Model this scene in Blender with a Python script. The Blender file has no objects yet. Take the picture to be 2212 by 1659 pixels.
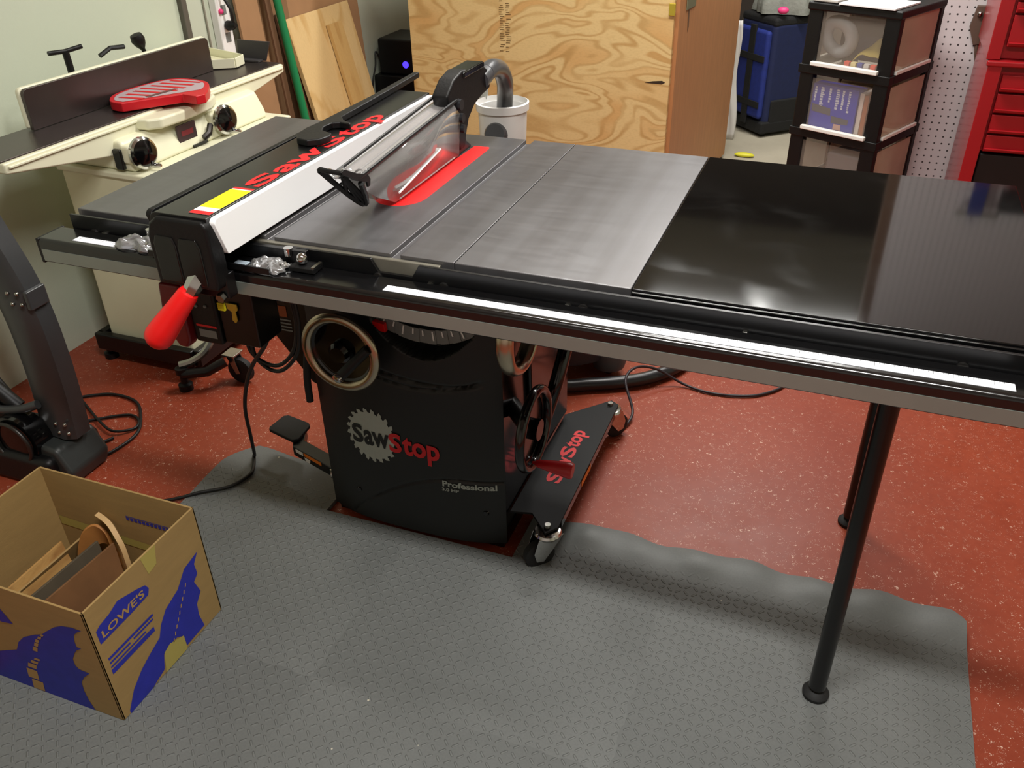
import bpy, bmesh, math, random
from math import sin, cos, pi, radians, sqrt
from mathutils import Vector, Matrix, Euler
random.seed(7)
SC = bpy.context.scene
COL = SC.collection
V = Vector

# ------------------------------------------------------------------ helpers
def lin(c):
    c = c / 255.0
    return c / 12.92 if c <= .04045 else ((c + .055) / 1.055) ** 2.4
def rgb(*c):
    return (lin(c[0]), lin(c[1]), lin(c[2]), 1.0)

MATS = {}
def mat(name, color, rough=.5, metal=0.0, spec=.5, coat=0.0, vary=0.0, vscale=8.0, bump=0.0, bscale=40.0, emit=None, estr=0.0, alpha=None, trans=0.0, stretch=(1, 1, 1), rvary=0.0, ior=None):
    m = bpy.data.materials.new(name); m.use_nodes = True
    nt = m.node_tree; b = nt.nodes['Principled BSDF']
    b.inputs['Base Color'].default_value = rgb(*color)
    b.inputs['Roughness'].default_value = rough
    b.inputs['Metallic'].default_value = metal
    b.inputs['Specular IOR Level'].default_value = spec
    b.inputs['Coat Weight'].default_value = coat
    b.inputs['Coat Roughness'].default_value = .08
    b.inputs['Transmission Weight'].default_value = trans
    if ior: b.inputs['IOR'].default_value = ior
    tc = mp = None
    if vary or bump or rvary:
        tc = nt.nodes.new('ShaderNodeTexCoord'); mp = nt.nodes.new('ShaderNodeMapping')
        mp.inputs['Scale'].default_value = stretch
        nt.links.new(tc.outputs['Object'], mp.inputs['Vector'])
    if vary or rvary:
        n = nt.nodes.new('ShaderNodeTexNoise'); n.inputs['Scale'].default_value = vscale; n.inputs['Detail'].default_value = 6
        nt.links.new(mp.outputs['Vector'], n.inputs['Vector'])
        if vary:
            r = nt.nodes.new('ShaderNodeValToRGB'); c = rgb(*color)
            r.color_ramp.elements[0].position = .3; r.color_ramp.elements[1].position = .7
            r.color_ramp.elements[0].color = tuple(x * (1 - vary) for x in c[:3]) + (1,)
            r.color_ramp.elements[1].color = tuple(min(1, x * (1 + vary)) for x in c[:3]) + (1,)
            nt.links.new(n.outputs['Fac'], r.inputs['Fac']); nt.links.new(r.outputs['Color'], b.inputs['Base Color'])
        if rvary:
            mr = nt.nodes.new('ShaderNodeMapRange')
            mr.inputs['From Min'].default_value = .3; mr.inputs['From Max'].default_value = .7
            mr.inputs['To Min'].default_value = max(.02, rough - rvary); mr.inputs['To Max'].default_value = rough + rvary
            nt.links.new(n.outputs['Fac'], mr.inputs['Value']); nt.links.new(mr.outputs['Result'], b.inputs['Roughness'])
    if bump:
        n2 = nt.nodes.new('ShaderNodeTexNoise'); n2.inputs['Scale'].default_value = bscale; n2.inputs['Detail'].default_value = 4
        nt.links.new(mp.outputs['Vector'], n2.inputs['Vector'])
        bp = nt.nodes.new('ShaderNodeBump'); bp.inputs['Strength'].default_value = bump; bp.inputs['Distance'].default_value = .01
        nt.links.new(n2.outputs['Fac'], bp.inputs['Height']); nt.links.new(bp.outputs['Normal'], b.inputs['Normal'])
    if emit:
        b.inputs['Emission Color'].default_value = rgb(*emit); b.inputs['Emission Strength'].default_value = estr
    if alpha is not None:
        b.inputs['Alpha'].default_value = alpha
    MATS[name] = m
    return m

class NB:
    """small node-graph writer"""
    def __init__(s, m):
        s.nt = m.node_tree; s.b = s.nt.nodes['Principled BSDF']
    def n(s, t, **k):
        nd = s.nt.nodes.new(t)
        for a, v in k.items(): setattr(nd, a, v)
        return nd
    def put(s, inp, v):
        if hasattr(v, 'is_output') or isinstance(v, bpy.types.NodeSocket): s.nt.links.new(v, inp)
        else: inp.default_value = v
    def m(s, op, a, b=0.0, c=0.0):
        nd = s.n('ShaderNodeMath', operation=op)
        s.put(nd.inputs[0], a); s.put(nd.inputs[1], b); s.put(nd.inputs[2], c)
        return nd.outputs[0]
    def obj(s, scale=(1, 1, 1), rot=(0, 0, 0), kind='Object'):
        tc = s.n('ShaderNodeTexCoord'); mp = s.n('ShaderNodeMapping')
        mp.inputs['Scale'].default_value = scale; mp.inputs['Rotation'].default_value = rot
        s.nt.links.new(tc.outputs[kind], mp.inputs['Vector']); return mp.outputs['Vector']
    def xyz(s, v):
        nd = s.n('ShaderNodeSeparateXYZ'); s.nt.links.new(v, nd.inputs[0]); return nd.outputs
    def noise(s, v, scale, detail=4, dist=0.0, rough=.5):
        nd = s.n('ShaderNodeTexNoise'); nd.inputs['Scale'].default_value = scale; nd.inputs['Detail'].default_value = detail
        nd.inputs['Distortion'].default_value = dist; nd.inputs['Roughness'].default_value = rough
        s.nt.links.new(v, nd.inputs['Vector']); return nd.outputs['Fac']
    def ramp(s, f, stops):
        nd = s.n('ShaderNodeValToRGB'); e = nd.color_ramp.elements
        while len(e) < len(stops): e.new(.5)
        for i, (p, c) in enumerate(stops):
            e[i].position = p; e[i].color = rgb(*c) if max(c) > 1 else (c[0], c[1], c[2], 1)
        s.put(nd.inputs['Fac'], f); return nd.outputs['Color']
    def mix(s, f, a, b):
        nd = s.n('ShaderNodeMix', data_type='RGBA')
        s.put(nd.inputs['Factor'], f)
        for i, v in ((6, a), (7, b)):
            s.put(nd.inputs[i], v)
        return nd.outputs[2]
    def rng(s, v, a, b, c=0.0, d=1.0, smooth=True):
        nd = s.n('ShaderNodeMapRange'); nd.interpolation_type = 'SMOOTHSTEP' if smooth else 'LINEAR'
        s.put(nd.inputs[0], v)
        for i, x in ((1, a), (2, b), (3, c), (4, d)): nd.inputs[i].default_value = x
        return nd.outputs[0]
    def bump(s, h, strength=.5, dist=.005):
        nd = s.n('ShaderNodeBump'); nd.inputs['Strength'].default_value = strength; nd.inputs['Distance'].default_value = dist
        s.put(nd.inputs['Height'], h); s.nt.links.new(nd.outputs['Normal'], s.b.inputs['Normal'])
    def color(s, c): s.put(s.b.inputs['Base Color'], c)

ROOT = {}
def base_of(o):
    while o.parent is not None: o = o.parent
    return ROOT.get(o.name, Matrix.Identity(4))
def tag(o, label, cat, group=None, kind=None):
    if label: o['label'] = label
    if cat: o['category'] = cat
    if group: o['group'] = group
    if kind: o['kind'] = kind
    return o
def thing(name, label, cat, loc=(0, 0, 0), rotz=0.0, group=None):
    o = bpy.data.objects.new(name, None); COL.objects.link(o)
    o.location = loc; o.rotation_euler = (0, 0, rotz); o.empty_display_size = .05
    ROOT[o.name] = Matrix.Translation(V(loc)) @ Matrix.Rotation(rotz, 4, 'Z')
    return tag(o, label, cat, group)

def axes(d):
    d = V(d).normalized()
    a = V((0, 0, 1)) if abs(d.z) < .9 else V((1, 0, 0))
    u = d.cross(a).normalized(); return u, d.cross(u).normalized(), d

_H = None
def text_geo(s, bold=0.0):
    cu = bpy.data.curves.new('t', 'FONT'); cu.body = s; cu.size = 1.0; cu.offset = bold; cu.resolution_u = 3
    o = bpy.data.objects.new('t', cu); COL.objects.link(o)
    dg = bpy.context.evaluated_depsgraph_get()
    me = bpy.data.meshes.new_from_object(o.evaluated_get(dg))
    vs = [v.co.copy() for v in me.vertices]; fs = [tuple(p.vertices) for p in me.polygons]
    bpy.data.objects.remove(o); bpy.data.curves.remove(cu); bpy.data.meshes.remove(me)
    return vs, fs

class B:
    def __init__(s): s.bm = bmesh.new()
    def vs(s, pts): return [s.bm.verts.new(V(p)) for p in pts]
    def face(s, v):
        try: return s.bm.faces.new(v)
        except ValueError: return None
    def box(s, lo, hi, M=None):
        x0, y0, z0 = lo; x1, y1, z1 = hi
        p = [V((x, y, z)) for z in (z0, z1) for y in (y0, y1) for x in (x0, x1)]
        if M is not None: p = [M @ q for q in p]
        v = s.vs(p)
        for f in ((0, 2, 3, 1), (4, 5, 7, 6), (0, 1, 5, 4), (2, 6, 7, 3), (0, 4, 6, 2), (1, 3, 7, 5)): s.face([v[i] for i in f])
        return s
    def obox(s, c, size, R=None):
        h = V(size) / 2; M = Matrix.Translation(V(c)) @ (R.to_4x4() if R is not None else Matrix.Identity(4))
        return s.box(-h, h, M)
    def cyl(s, p0, p1, r0, r1=None, seg=24, caps=True):
        r1 = r0 if r1 is None else r1
        return s.lathe([(r0, 0), (r1, (V(p1) - V(p0)).length)], p0, V(p1) - V(p0), seg, caps)
    def lathe(s, prof, o, ax=(0, 0, 1), seg=28, caps=True):
        u, w, d = axes(ax); o = V(o); rings = []
        for r, h in prof:
            rings.append(s.vs([o + d * h + (u * cos(2 * pi * i / seg) + w * sin(2 * pi * i / seg)) * max(r, 1e-5) for i in range(seg)]))
        for a, b in zip(rings, rings[1:]):
            for i in range(seg): s.face([a[i], a[(i + 1) % seg], b[(i + 1) % seg], b[i]])
        if caps:
            s.face(rings[0][::-1]); s.face(rings[-1])
        return s
    def tube(s, pts, r, seg=10, caps=True, smooth=0):
        pts = [V(p) for p in pts]
        if smooth: pts = crom(pts, smooth)
        n = len(pts); R = r if isinstance(r, (list, tuple)) else [r] * n
        t0 = (pts[1] - pts[0]).normalized(); u, w, _ = axes(t0); rings = []
        for i, p in enumerate(pts):
            t = (pts[min(i + 1, n - 1)] - pts[max(i - 1, 0)])
            if t.length < 1e-9: t = t0
            t = t.normalized(); u = (u - t * u.dot(t)).normalized(); w = t.cross(u)
            rr = R[min(i * len(R) // n, len(R) - 1)]
            rings.append(s.vs([p + (u * cos(2 * pi * k / seg) + w * sin(2 * pi * k / seg)) * rr for k in range(seg)]))
        for a, b in zip(rings, rings[1:]):
            for k in range(seg): s.face([a[k], a[(k + 1) % seg], b[(k + 1) % seg], b[k]])
        if caps: s.face(rings[0][::-1]); s.face(rings[-1])
        return s
    def prism(s, poly, o, u, v, w):
        o, u, v, w = V(o), V(u), V(v), V(w)
        a = s.vs([o + u * x + v * y for x, y in poly]); b = s.vs([o + u * x + v * y + w for x, y in poly]); n = len(poly)
        s.face(a[::-1]); s.face(b)
        for i in range(n): s.face([a[i], a[(i + 1) % n], b[(i + 1) % n], b[i]])
        return s
    def torus(s, c, ax, R, r, seg=40, rs=12, sq=1.0):
        u, w, d = axes(ax); c = V(c); rings = []
        for i in range(seg):
            a = 2 * pi * i / seg; e = u * cos(a) + w * sin(a)
            rings.append(s.vs([c + e * (R + r * cos(2 * pi * k / rs)) + d * (r * sq * sin(2 * pi * k / rs)) for k in range(rs)]))
        for i in range(seg):
            a, b = rings[i], rings[(i + 1) % seg]
            for k in range(rs): s.face([a[k], b[k], b[(k + 1) % rs], a[(k + 1) % rs]])
        return s
    def ball(s, c, r, sc=(1, 1, 1), seg=20):
        m = bmesh.ops.create_uvsphere(s.bm, u_segments=seg, v_segments=seg // 2 + 2, radius=r)
        for v in m['verts']: v.co = V(c) + V((v.co.x * sc[0], v.co.y * sc[1], v.co.z * sc[2]))
        return s
    def grid(s, f, nu, nv, keep=None):
        g = [[s.bm.verts.new(V(f(i / nu, j / nv))) for j in range(nv + 1)] for i in range(nu + 1)]
        for i in range(nu):
            for j in range(nv):
                if keep is None or keep((i + .5) / nu, (j + .5) / nv): s.face([g[i][j], g[i + 1][j], g[i + 1][j + 1], g[i][j + 1]])
        for row in g:
            for v in row:
                if not v.link_faces: s.bm.verts.remove(v)
        return s
    def flat(s, vs, fs, fmap, cut=0):
        v = [s.bm.verts.new(V(fmap(p[0], p[1]))) for p in vs]
        for f in fs: s.face([v[i] for i in f])
        return s
    def text(s, t, fmap, h=1.0, width=None, bold=0.0):
        """letters flat in (x, y); caps height h, run from x=0 to width; fmap(x, y) -> point"""
        vs, fs = text_geo(t, bold)
        x0 = min(p.x for p in vs); x1 = max(p.x for p in vs); k = h / .73
        kx = k if width is None else width / (x1 - x0)
        return s.flat([((p.x - x0) * kx, p.y * k) for p in vs], fs, fmap)
    def poly(s, pts, fmap):
        f = s.face(s.vs([fmap(x, y) for x, y in pts]))
        if f:
            f.normal_update(); bmesh.ops.triangulate(s.bm, faces=[f])
        return s
    def skirt(s, depth):
        new = {}
        for e in [e for e in s.bm.edges if len(e.link_faces) == 1]:
            a, b = e.verts
            for v in (a, b):
                if v not in new: new[v] = s.bm.verts.new(v.co - V((0, 0, depth)))
            s.face([a, b, new[b], new[a]])
        return s
    def done(s, name, m, parent=None, bevel=0.0, bseg=2, smooth=True, ang=38, label=None, cat=None, group=None, kind=None, local=False, subsurf=0, solid=0.0, wn=False, normals=True, loc=None):
        if normals: bmesh.ops.recalc_face_normals(s.bm, faces=s.bm.faces[:])
        me = bpy.data.meshes.new(name)
        if parent is not None:
            if not local: s.bm.transform(base_of(parent).inverted())
        else:
            if loc is None:
                co = [v.co for v in s.bm.verts]
                loc = V(((min(c.x for c in co) + max(c.x for c in co)) / 2, (min(c.y for c in co) + max(c.y for c in co)) / 2, min(c.z for c in co)))
            s.bm.transform(Matrix.Translation(-V(loc)))
        s.bm.to_mesh(me); s.bm.free()
        if smooth:
            for p in me.polygons: p.use_smooth = True
            me.set_sharp_from_angle(angle=radians(ang))
        me.materials.append(m)
        o = bpy.data.objects.new(name, me); COL.objects.link(o)
        if parent is not None: o.parent = parent
        else: o.location = loc
        if solid:
            q = o.modifiers.new('thick', 'SOLIDIFY'); q.thickness = solid; q.offset = -1
        if bevel:
            q = o.modifiers.new('edge', 'BEVEL'); q.width = bevel; q.segments = bseg; q.limit_method = 'ANGLE'; q.angle_limit = radians(35); q.harden_normals = smooth
        if wn:
            q = o.modifiers.new('normals', 'WEIGHTED_NORMAL'); q.keep_sharp = True
        if subsurf:
            q = o.modifiers.new('soft', 'SUBSURF'); q.levels = subsurf; q.render_levels = subsurf
        return tag(o, label, cat, group, kind)

def crom(p, k):
    out = []
    for i in range(len(p) - 1):
        a, b, c, d = p[max(i - 1, 0)], p[i], p[i + 1], p[min(i + 2, len(p) - 1)]
        for j in range(k):
            t = j / k
            out.append(.5 * ((2 * b) + (c - a) * t + (2 * a - 5 * b + 4 * c - d) * t * t + (3 * b - a - 3 * c + d) * t ** 3))
    out.append(p[-1]); return out
def copy_tree(o, parent=None):
    c = o.copy(); COL.objects.link(c); c.parent = parent
    for ch in list(o.children): copy_tree(ch, c)
    return c
def Rz(a): return Matrix.Rotation(a, 3, 'Z')
def Rx(a): return Matrix.Rotation(a, 3, 'X')
def Ry(a): return Matrix.Rotation(a, 3, 'Y')
# ------------------------------------------------------------------ materials
black_gloss = mat('black_gloss', (9, 9, 10), rough=.12, spec=.6, rvary=.04, vscale=14)
black_panel = mat('black_panel', (29, 31, 30), rough=.42, spec=.4)
black_paint = mat('black_paint', (12, 12, 13), rough=.3, spec=.5)
black_plastic = mat('black_plastic', (12, 12, 13), rough=.46, spec=.35, bump=.05, bscale=200)
rail_black = mat('rail_black', (12, 12, 13), rough=.17, spec=.8, rvary=.03, vscale=20)
rubber = mat('rubber', (16, 16, 17), rough=.7)
chrome = mat('chrome', (200, 200, 198), rough=.12, metal=1)
bright_steel = mat('bright_steel', (170, 168, 160), rough=.28, metal=1, vary=.1, vscale=30)
wheel_metal = mat('wheel_metal', (185, 172, 148), rough=.24, metal=1, vary=.08, vscale=20)
dark_steel = mat('dark_steel', (70, 68, 66), rough=.4, metal=.9)
red_plastic = mat('red_plastic', (232, 22, 22), rough=.38, spec=.45)
red_insert = mat('red_insert', (228, 24, 24), rough=.55, spec=.3)
red_ink = mat('red_ink', (205, 22, 28), rough=.5)
dark_red = mat('dark_red', (110, 14, 20), rough=.35)
white_plastic = mat('white_plastic', (238, 238, 236), rough=.35)
hdpe_white = mat('hdpe_white', (252, 252, 252), rough=.4)
tape_white = mat('tape_white', (236, 238, 244), rough=.3)
silver_ink = mat('silver_ink', (170, 178, 170), rough=.45, metal=.15)
yellow_ink = mat('yellow_ink', (250, 238, 0), rough=.4)
orange_ink = mat('orange_ink', (226, 120, 20), rough=.5)
white_ink = mat('white_ink', (235, 235, 230), rough=.5)
grey_ink = mat('grey_ink', (120, 124, 122), rough=.5)
brass = mat('brass', (205, 185, 70), rough=.35, metal=.6)
cream = mat('cream', (222, 218, 186), rough=.4, spec=.4, vary=.03, vscale=5)
cream_light = mat('cream_light', (226, 224, 196), rough=.35, vary=.03, vscale=5)
dark_iron = mat('dark_iron', (92, 84, 82), rough=.33, metal=.85, vary=.08, vscale=10)
jointer_label = mat('jointer_label', (62, 46, 48), rough=.4)
cord_black = mat('cord_black', (14, 13, 13), rough=.5)
grey_tube = mat('grey_tube', (66, 67, 68), rough=.32, spec=.5, metal=.35, vary=.08, vscale=12)
grey_hose = mat('grey_hose', (70, 71, 73), rough=.28)
dark_hose = mat('dark_hose', (34, 34, 37), rough=.35)
bucket_white = mat('bucket_white', (232, 230, 226), rough=.35)
blue_ink = mat('blue_ink', (38, 44, 160), rough=.6, vary=.1, vscale=30)
cardboard_ink = mat('cardboard_ink', (176, 140, 84), rough=.7)
green_paint = mat('green_paint', (16, 122, 72), rough=.4)
red_chest = mat('red_chest', (158, 20, 28), rough=.3, spec=.5, coat=.2)
blue_cloth = mat('blue_cloth', (24, 42, 122), rough=.75, vary=.12, vscale=40, bump=.2, bscale=300)
dark_blue_cloth = mat('dark_blue_cloth', (17, 28, 70), rough=.75, vary=.1, vscale=40)
black_cloth = mat('black_cloth', (16, 16, 17), rough=.8, bump=.3, bscale=250)
grey_cloth = mat('grey_cloth', (134, 136, 128), rough=.9, vary=.08, vscale=30, bump=.3, bscale=60)
pink = mat('pink', (236, 66, 130), rough=.5)
masking_tape = mat('masking_tape', (176, 160, 84), rough=.6)
blue_led = mat('blue_led', (40, 30, 220), emit=(70, 50, 255), estr=2.2)
wall_paint = mat('wall_paint', (190, 197, 178), rough=.75, vary=.025, vscale=3, bump=.06, bscale=120)
dark_wall = mat('dark_wall', (72, 62, 52), rough=.8, vary=.08, vscale=3)
ceiling_white = mat('ceiling_white', (225, 224, 218), rough=.85)
door_white = mat('door_white', (226, 226, 222), rough=.5)
concrete = mat('concrete', (168, 160, 142), rough=.8, vary=.1, vscale=4, bump=.15, bscale=60)
frost = mat('frost', (178, 164, 150), rough=.4, alpha=.17)
frost_side = mat('frost_side', (204, 182, 160), rough=.5, alpha=.62, vary=.1, vscale=6)
drawer_lip = mat('drawer_lip', (232, 230, 224), rough=.4)
print_blue = mat('print_blue', (30, 52, 178), rough=.5)
print_white = mat('print_white', (206, 210, 226), rough=.5)
print_dark = mat('print_dark', (74, 78, 92), rough=.5)
print_skin = mat('print_skin', (208, 160, 148), rough=.6)
rust_box = mat('rust_box', (170, 100, 66), rough=.6)
yellow_cloth = mat('yellow_cloth', (196, 174, 84), rough=.8)
brown_leather = mat('brown_leather', (92, 70, 58), rough=.6)

def wood_mat(name, light, dark, scale, rings=6.0, rough=.6, dist=.6, band=.24, blotch=None):
    """contour-line figure of rotary-cut or flat-sawn softwood"""
    m = mat(name, light, rough=rough); g = NB(m)
    v = g.obj(scale)
    f = g.noise(v, 1.0, 2.0, dist)
    f2 = g.noise(v, 9.0, 4.0)
    k = g.m('MULTIPLY_ADD', f, rings, g.m('MULTIPLY', f2, .22))
    fr = g.m('FRACT', k)
    line = g.m('MULTIPLY', g.rng(fr, 0.0, band), g.rng(fr, band + .06, band + .34, 1.0, 0.0))
    soft = g.noise(v, 1.7, 3)
    amt = g.m('MULTIPLY', line, g.rng(soft, .2, .7, .2, .95))
    c = rgb(*light)
    if blotch:
        fb = g.m('FRACT', g.m('MULTIPLY_ADD', f, rings * .34, g.m('MULTIPLY', f2, .12)))
        b_ = g.m('MULTIPLY', g.rng(fb, .50, .56), g.rng(fb, .84, .90, 1.0, 0.0))
        c = g.mix(g.m('MULTIPLY', b_, g.rng(g.noise(v, 1.3, 2), .35, .65, .1, .95)), c, rgb(*blotch))
    fine = g.noise(g.obj(tuple(x * 14 for x in scale)), 3.0, 3)
    c = g.mix(amt, c, rgb(*dark))
    c = g.mix(g.rng(fine, .4, .8, 0, .18), c, rgb(*[x * .82 for x in dark]))
    g.color(c); return m
plywood = wood_mat('plywood', (216, 188, 132), (184, 146, 88), (1.6, 1.6, 3.7), rings=15, dist=.8, blotch=(205, 162, 102))
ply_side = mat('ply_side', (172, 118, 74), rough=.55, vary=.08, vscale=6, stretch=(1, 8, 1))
ply_edge = mat('ply_edge', (196, 138, 74), rough=.6, vary=.1, vscale=10)
pine = wood_mat('pine', (214, 184, 130), (196, 158, 98), (7.0, 7.0, .9), rings=4, dist=.3)
scrap_wood = wood_mat('scrap_wood', (196, 152, 90), (140, 92, 46), (9, 3, 9), rings=4, dist=.4)
scrap_edge = mat('scrap_edge', (206, 170, 118), rough=.6, vary=.1, vscale=20)
scrap_dark = mat('scrap_dark', (122, 84, 50), rough=.7, vary=.15, vscale=15)
cardboard = mat('cardboard', (160, 130, 80), rough=.75, vary=.05, vscale=12, bump=.05, bscale=90, stretch=(1, 1, 6))
cardboard_tall = mat('cardboard_tall', (158, 120, 84), rough=.8, vary=.06, vscale=8)
hardboard = mat('hardboard', (104, 74, 50), rough=.7, vary=.12, vscale=7, stretch=(1, 1, .2))

def floor_mat():
    m = mat('red_epoxy', (150, 66, 44), rough=.4, spec=.32); g = NB(m)
    v = g.obj(kind='Object')
    def flakes(scale, r0, r1, frac):
        vo = g.n('ShaderNodeTexVoronoi'); vo.inputs['Scale'].default_value = scale; vo.inputs['Randomness'].default_value = 1.0
        nz = g.n('ShaderNodeTexNoise'); nz.inputs['Scale'].default_value = scale * 2.5; g.nt.links.new(v, nz.inputs['Vector'])
        mx = g.n('ShaderNodeMix', data_type='VECTOR'); mx.inputs['Factor'].default_value = .03
        g.nt.links.new(v, mx.inputs[4]); g.nt.links.new(nz.outputs['Color'], mx.inputs[5])
        g.nt.links.new(mx.outputs[1], vo.inputs['Vector'])
        hit = g.rng(vo.outputs['Distance'], r0, r1, 1.0, 0.0)
        sel = g.m('GREATER_THAN', g.xyz(vo.outputs['Color'])[0], 1 - frac)
        return g.m('MULTIPLY', hit, sel)
    f1 = flakes(62, .13, .22, .30); f2 = flakes(120, .16, .28, .30)
    big = g.noise(v, 2.2, 5); fine = g.noise(v, 60, 3)
    c = g.ramp(big, [(.3, (138, 58, 38)), (.7, (154, 70, 46))])
    c = g.mix(g.rng(fine, .35, .75, 0, .3), c, rgb(124, 50, 32))
    patch = g.rng(g.noise(v, 1.3, 3),   .35, .65, .45, 1.0)
    fl = g.m('MULTIPLY', g.m('MAXIMUM', f1, f2), patch)
    c = g.mix(fl, c, rgb(228, 192, 172)); g.color(c)
    g.put(g.b.inputs['Roughness'], g.rng(g.noise(v, 9, 4), .2, .8, .36, .46))
    return m
red_epoxy = floor_mat()

def foam_mat():
    m = mat('foam_tread', (104, 106, 104), rough=.55, spec=.4); g = NB(m)
    v = g.obj(kind='Object'); X = g.xyz(v); c = .0185
    px = g.m('DIVIDE', X[0], c); py = g.m('DIVIDE', X[1], c)
    par = g.m('MODULO', g.m('ADD', g.m('ADD', g.m('FLOOR', px), g.m('FLOOR', py)), 1000.0), 2.0)
    sgn = g.m('MULTIPLY_ADD', par, 2.0, -1.0)
    lx = g.m('SUBTRACT', g.m('FRACT', px), .5); ly = g.m('MULTIPLY', g.m('SUBTRACT', g.m('FRACT', py), .5), sgn)
    a = g.m('MULTIPLY', g.m('ADD', lx, ly), .7071); b = g.m('MULTIPLY', g.m('SUBTRACT', lx, ly), .7071)
    a = g.m('MAXIMUM', g.m('SUBTRACT', g.m('ABSOLUTE', a), .27), 0.0)
    d = g.m('SQRT', g.m('ADD', g.m('MULTIPLY', a, a), g.m('MULTIPLY', b, b)))
    tread = g.rng(d, .05, .16, 1.0, 0.0)
    tread_fade = g.rng(g.xyz(g.n('ShaderNodeNewGeometry').outputs['Position'])[1], .235, .30, 1.0, 0.0)  # tread fades out towards the far edge of the mat
    big = g.noise(v, 2.4, 5); fine = g.noise(v, 240, 3)
    col = g.ramp(big, [(.3, (100, 102, 100)), (.7, (116, 118, 116))])
    col = g.mix(g.rng(fine, .3, .8, 0, .25), col, rgb(82, 84, 83))
    col = g.mix(g.m('MULTIPLY', g.m('MULTIPLY', tread, tread_fade), .10), col, rgb(150, 152, 148))
    dust = g.n('ShaderNodeTexVoronoi'); dust.inputs['Scale'].default_value = 16; g.nt.links.new(v, dust.inputs['Vector'])
    sel = g.m('GREATER_THAN', g.xyz(dust.outputs['Color'])[1], .8)
    col = g.mix(g.m('MULTIPLY', g.rng(dust.outputs['Distance'], .03, .05, 1.0, 0.0), sel), col, rgb(196, 190, 172)); g.color(col)
    h = g.m('ADD', g.m('MULTIPLY', tread, tread_fade), g.m('MULTIPLY', fine, .12))
    g.bump(h, 1.0, .0016); return m
foam = foam_mat()

def steel_mat(name, c0, c1, rough):
    m = mat(name, c0, rough=rough, metal=.72); g = NB(m)
    v = g.obj((1, 1, 1)); st = g.noise(g.obj((26, 1.2, 1)), 1.0, 3); big = g.noise(v, 3.0, 4); sm = g.noise(g.obj((3, 14, 1)), 2.2, 5, 1.5)
    c = g.ramp(st, [(.35, c0), (.65, c1)])
    c = g.mix(g.rng(big, .35, .75, 0, .35), c, rgb(*[x * .82 for x in c0])); g.color(c)
    r = g.m('MULTIPLY_ADD', sm, .10, rough - .05); g.put(g.b.inputs['Roughness'], r)
    g.bump(g.noise(g.obj((240, 6, 1)), 1.0, 2), .05, .001); return m
cast_iron = steel_mat('cast_iron', (112, 110, 111), (122, 121, 123), .33)
cast_edge = mat('cast_edge', (126, 122, 110), rough=.4, metal=.6, vary=.1, vscale=20)

def laminate_mat():
    m = mat('laminate_black', (10, 9, 9), rough=.07, spec=.5); g = NB(m)
    v = g.obj(); s = g.rng(g.noise(v, 7, 6, 1.0), .45, .8, .06, .11); g.put(g.b.inputs['Roughness'], s); return m
laminate = laminate_mat()

def peg_mat():
    m = mat('pegboard_white', (214, 202, 204), rough=.5); g = NB(m)
    X = g.xyz(g.obj()); P = .0254
    fx = g.m('SUBTRACT', g.m('FRACT', g.m('DIVIDE', X[0], P)), .5); fz = g.m('SUBTRACT', g.m('FRACT', g.m('DIVIDE', X[2], P)), .5)
    d = g.m('SQRT', g.m('ADD', g.m('MULTIPLY', fx, fx), g.m('MULTIPLY', fz, fz)))
    hole = g.rng(d, .11, .15, 1.0, 0.0)
    g.color(g.mix(hole, rgb(210, 203, 204), rgb(60, 56, 56))); return m
pegwhite = peg_mat()

def clear_mat(name, tint, fac, rough=.05, milk=0.0):
    """thin clear sheet: mostly see-through, glossy at grazing angles"""
    m = bpy.data.materials.new(name); m.use_nodes = True; nt = m.node_tree
    nt.nodes.remove(nt.nodes['Principled BSDF']); out = nt.nodes['Material Output']
    tr = nt.nodes.new('ShaderNodeBsdfTransparent'); tr.inputs['Color'].default_value = rgb(*tint)
    gl = nt.nodes.new('ShaderNodeBsdfGlossy'); gl.inputs['Roughness'].default_value = rough; gl.inputs['Color'].default_value = (1, 1, 1, 1)
    fr = nt.nodes.new('ShaderNodeFresnel'); fr.inputs['IOR'].default_value = 1.5
    ad = nt.nodes.new('ShaderNodeMath'); ad.operation = 'ADD'; ad.inputs[1].default_value = fac
    nt.links.new(fr.outputs[0], ad.inputs[0])
    mx = nt.nodes.new('ShaderNodeMixShader'); nt.links.new(ad.outputs[0], mx.inputs[0]); nt.links.new(tr.outputs[0], mx.inputs[1]); nt.links.new(gl.outputs[0], mx.inputs[2])
    last = mx
    if milk:
        df = nt.nodes.new('ShaderNodeBsdfDiffuse'); df.inputs['Color'].default_value = rgb(225, 222, 220)
        m2 = nt.nodes.new('ShaderNodeMixShader'); m2.inputs[0].default_value = milk
        nt.links.new(mx.outputs[0], m2.inputs[1]); nt.links.new(df.outputs[0], m2.inputs[2]); last = m2
    nt.links.new(last.outputs[0], out.inputs['Surface']); return m
clear_shield = clear_mat('clear_shield', (240, 238, 238), .05, .06, milk=.20)
clear_bag = clear_mat('clear_bag', (232, 234, 236), .12, .12, milk=.10)
# ------------------------------------------------------------------ camera
F = 1874.98; CX, CY, CZ = 1.39078, -1.21279, 1.47316
RM = ((0.9344181, 0.3556599, -0.0192037), (0.1758314, -0.5075037, -0.8435184), (-0.3097517, 0.7848225, -0.5367568))
cam = bpy.data.cameras.new('camera'); co = bpy.data.objects.new('camera', cam); COL.objects.link(co)
cam.sensor_width = 36.0; cam.lens = F / 2212 * 36.0; cam.clip_start = .02; cam.clip_end = 60
co.matrix_world = Matrix(((RM[0][0], -RM[1][0], -RM[2][0], CX), (RM[0][1], -RM[1][1], -RM[2][1], CY), (RM[0][2], -RM[1][2], -RM[2][2], CZ), (0, 0, 0, 1)))
SC.camera = co

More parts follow.
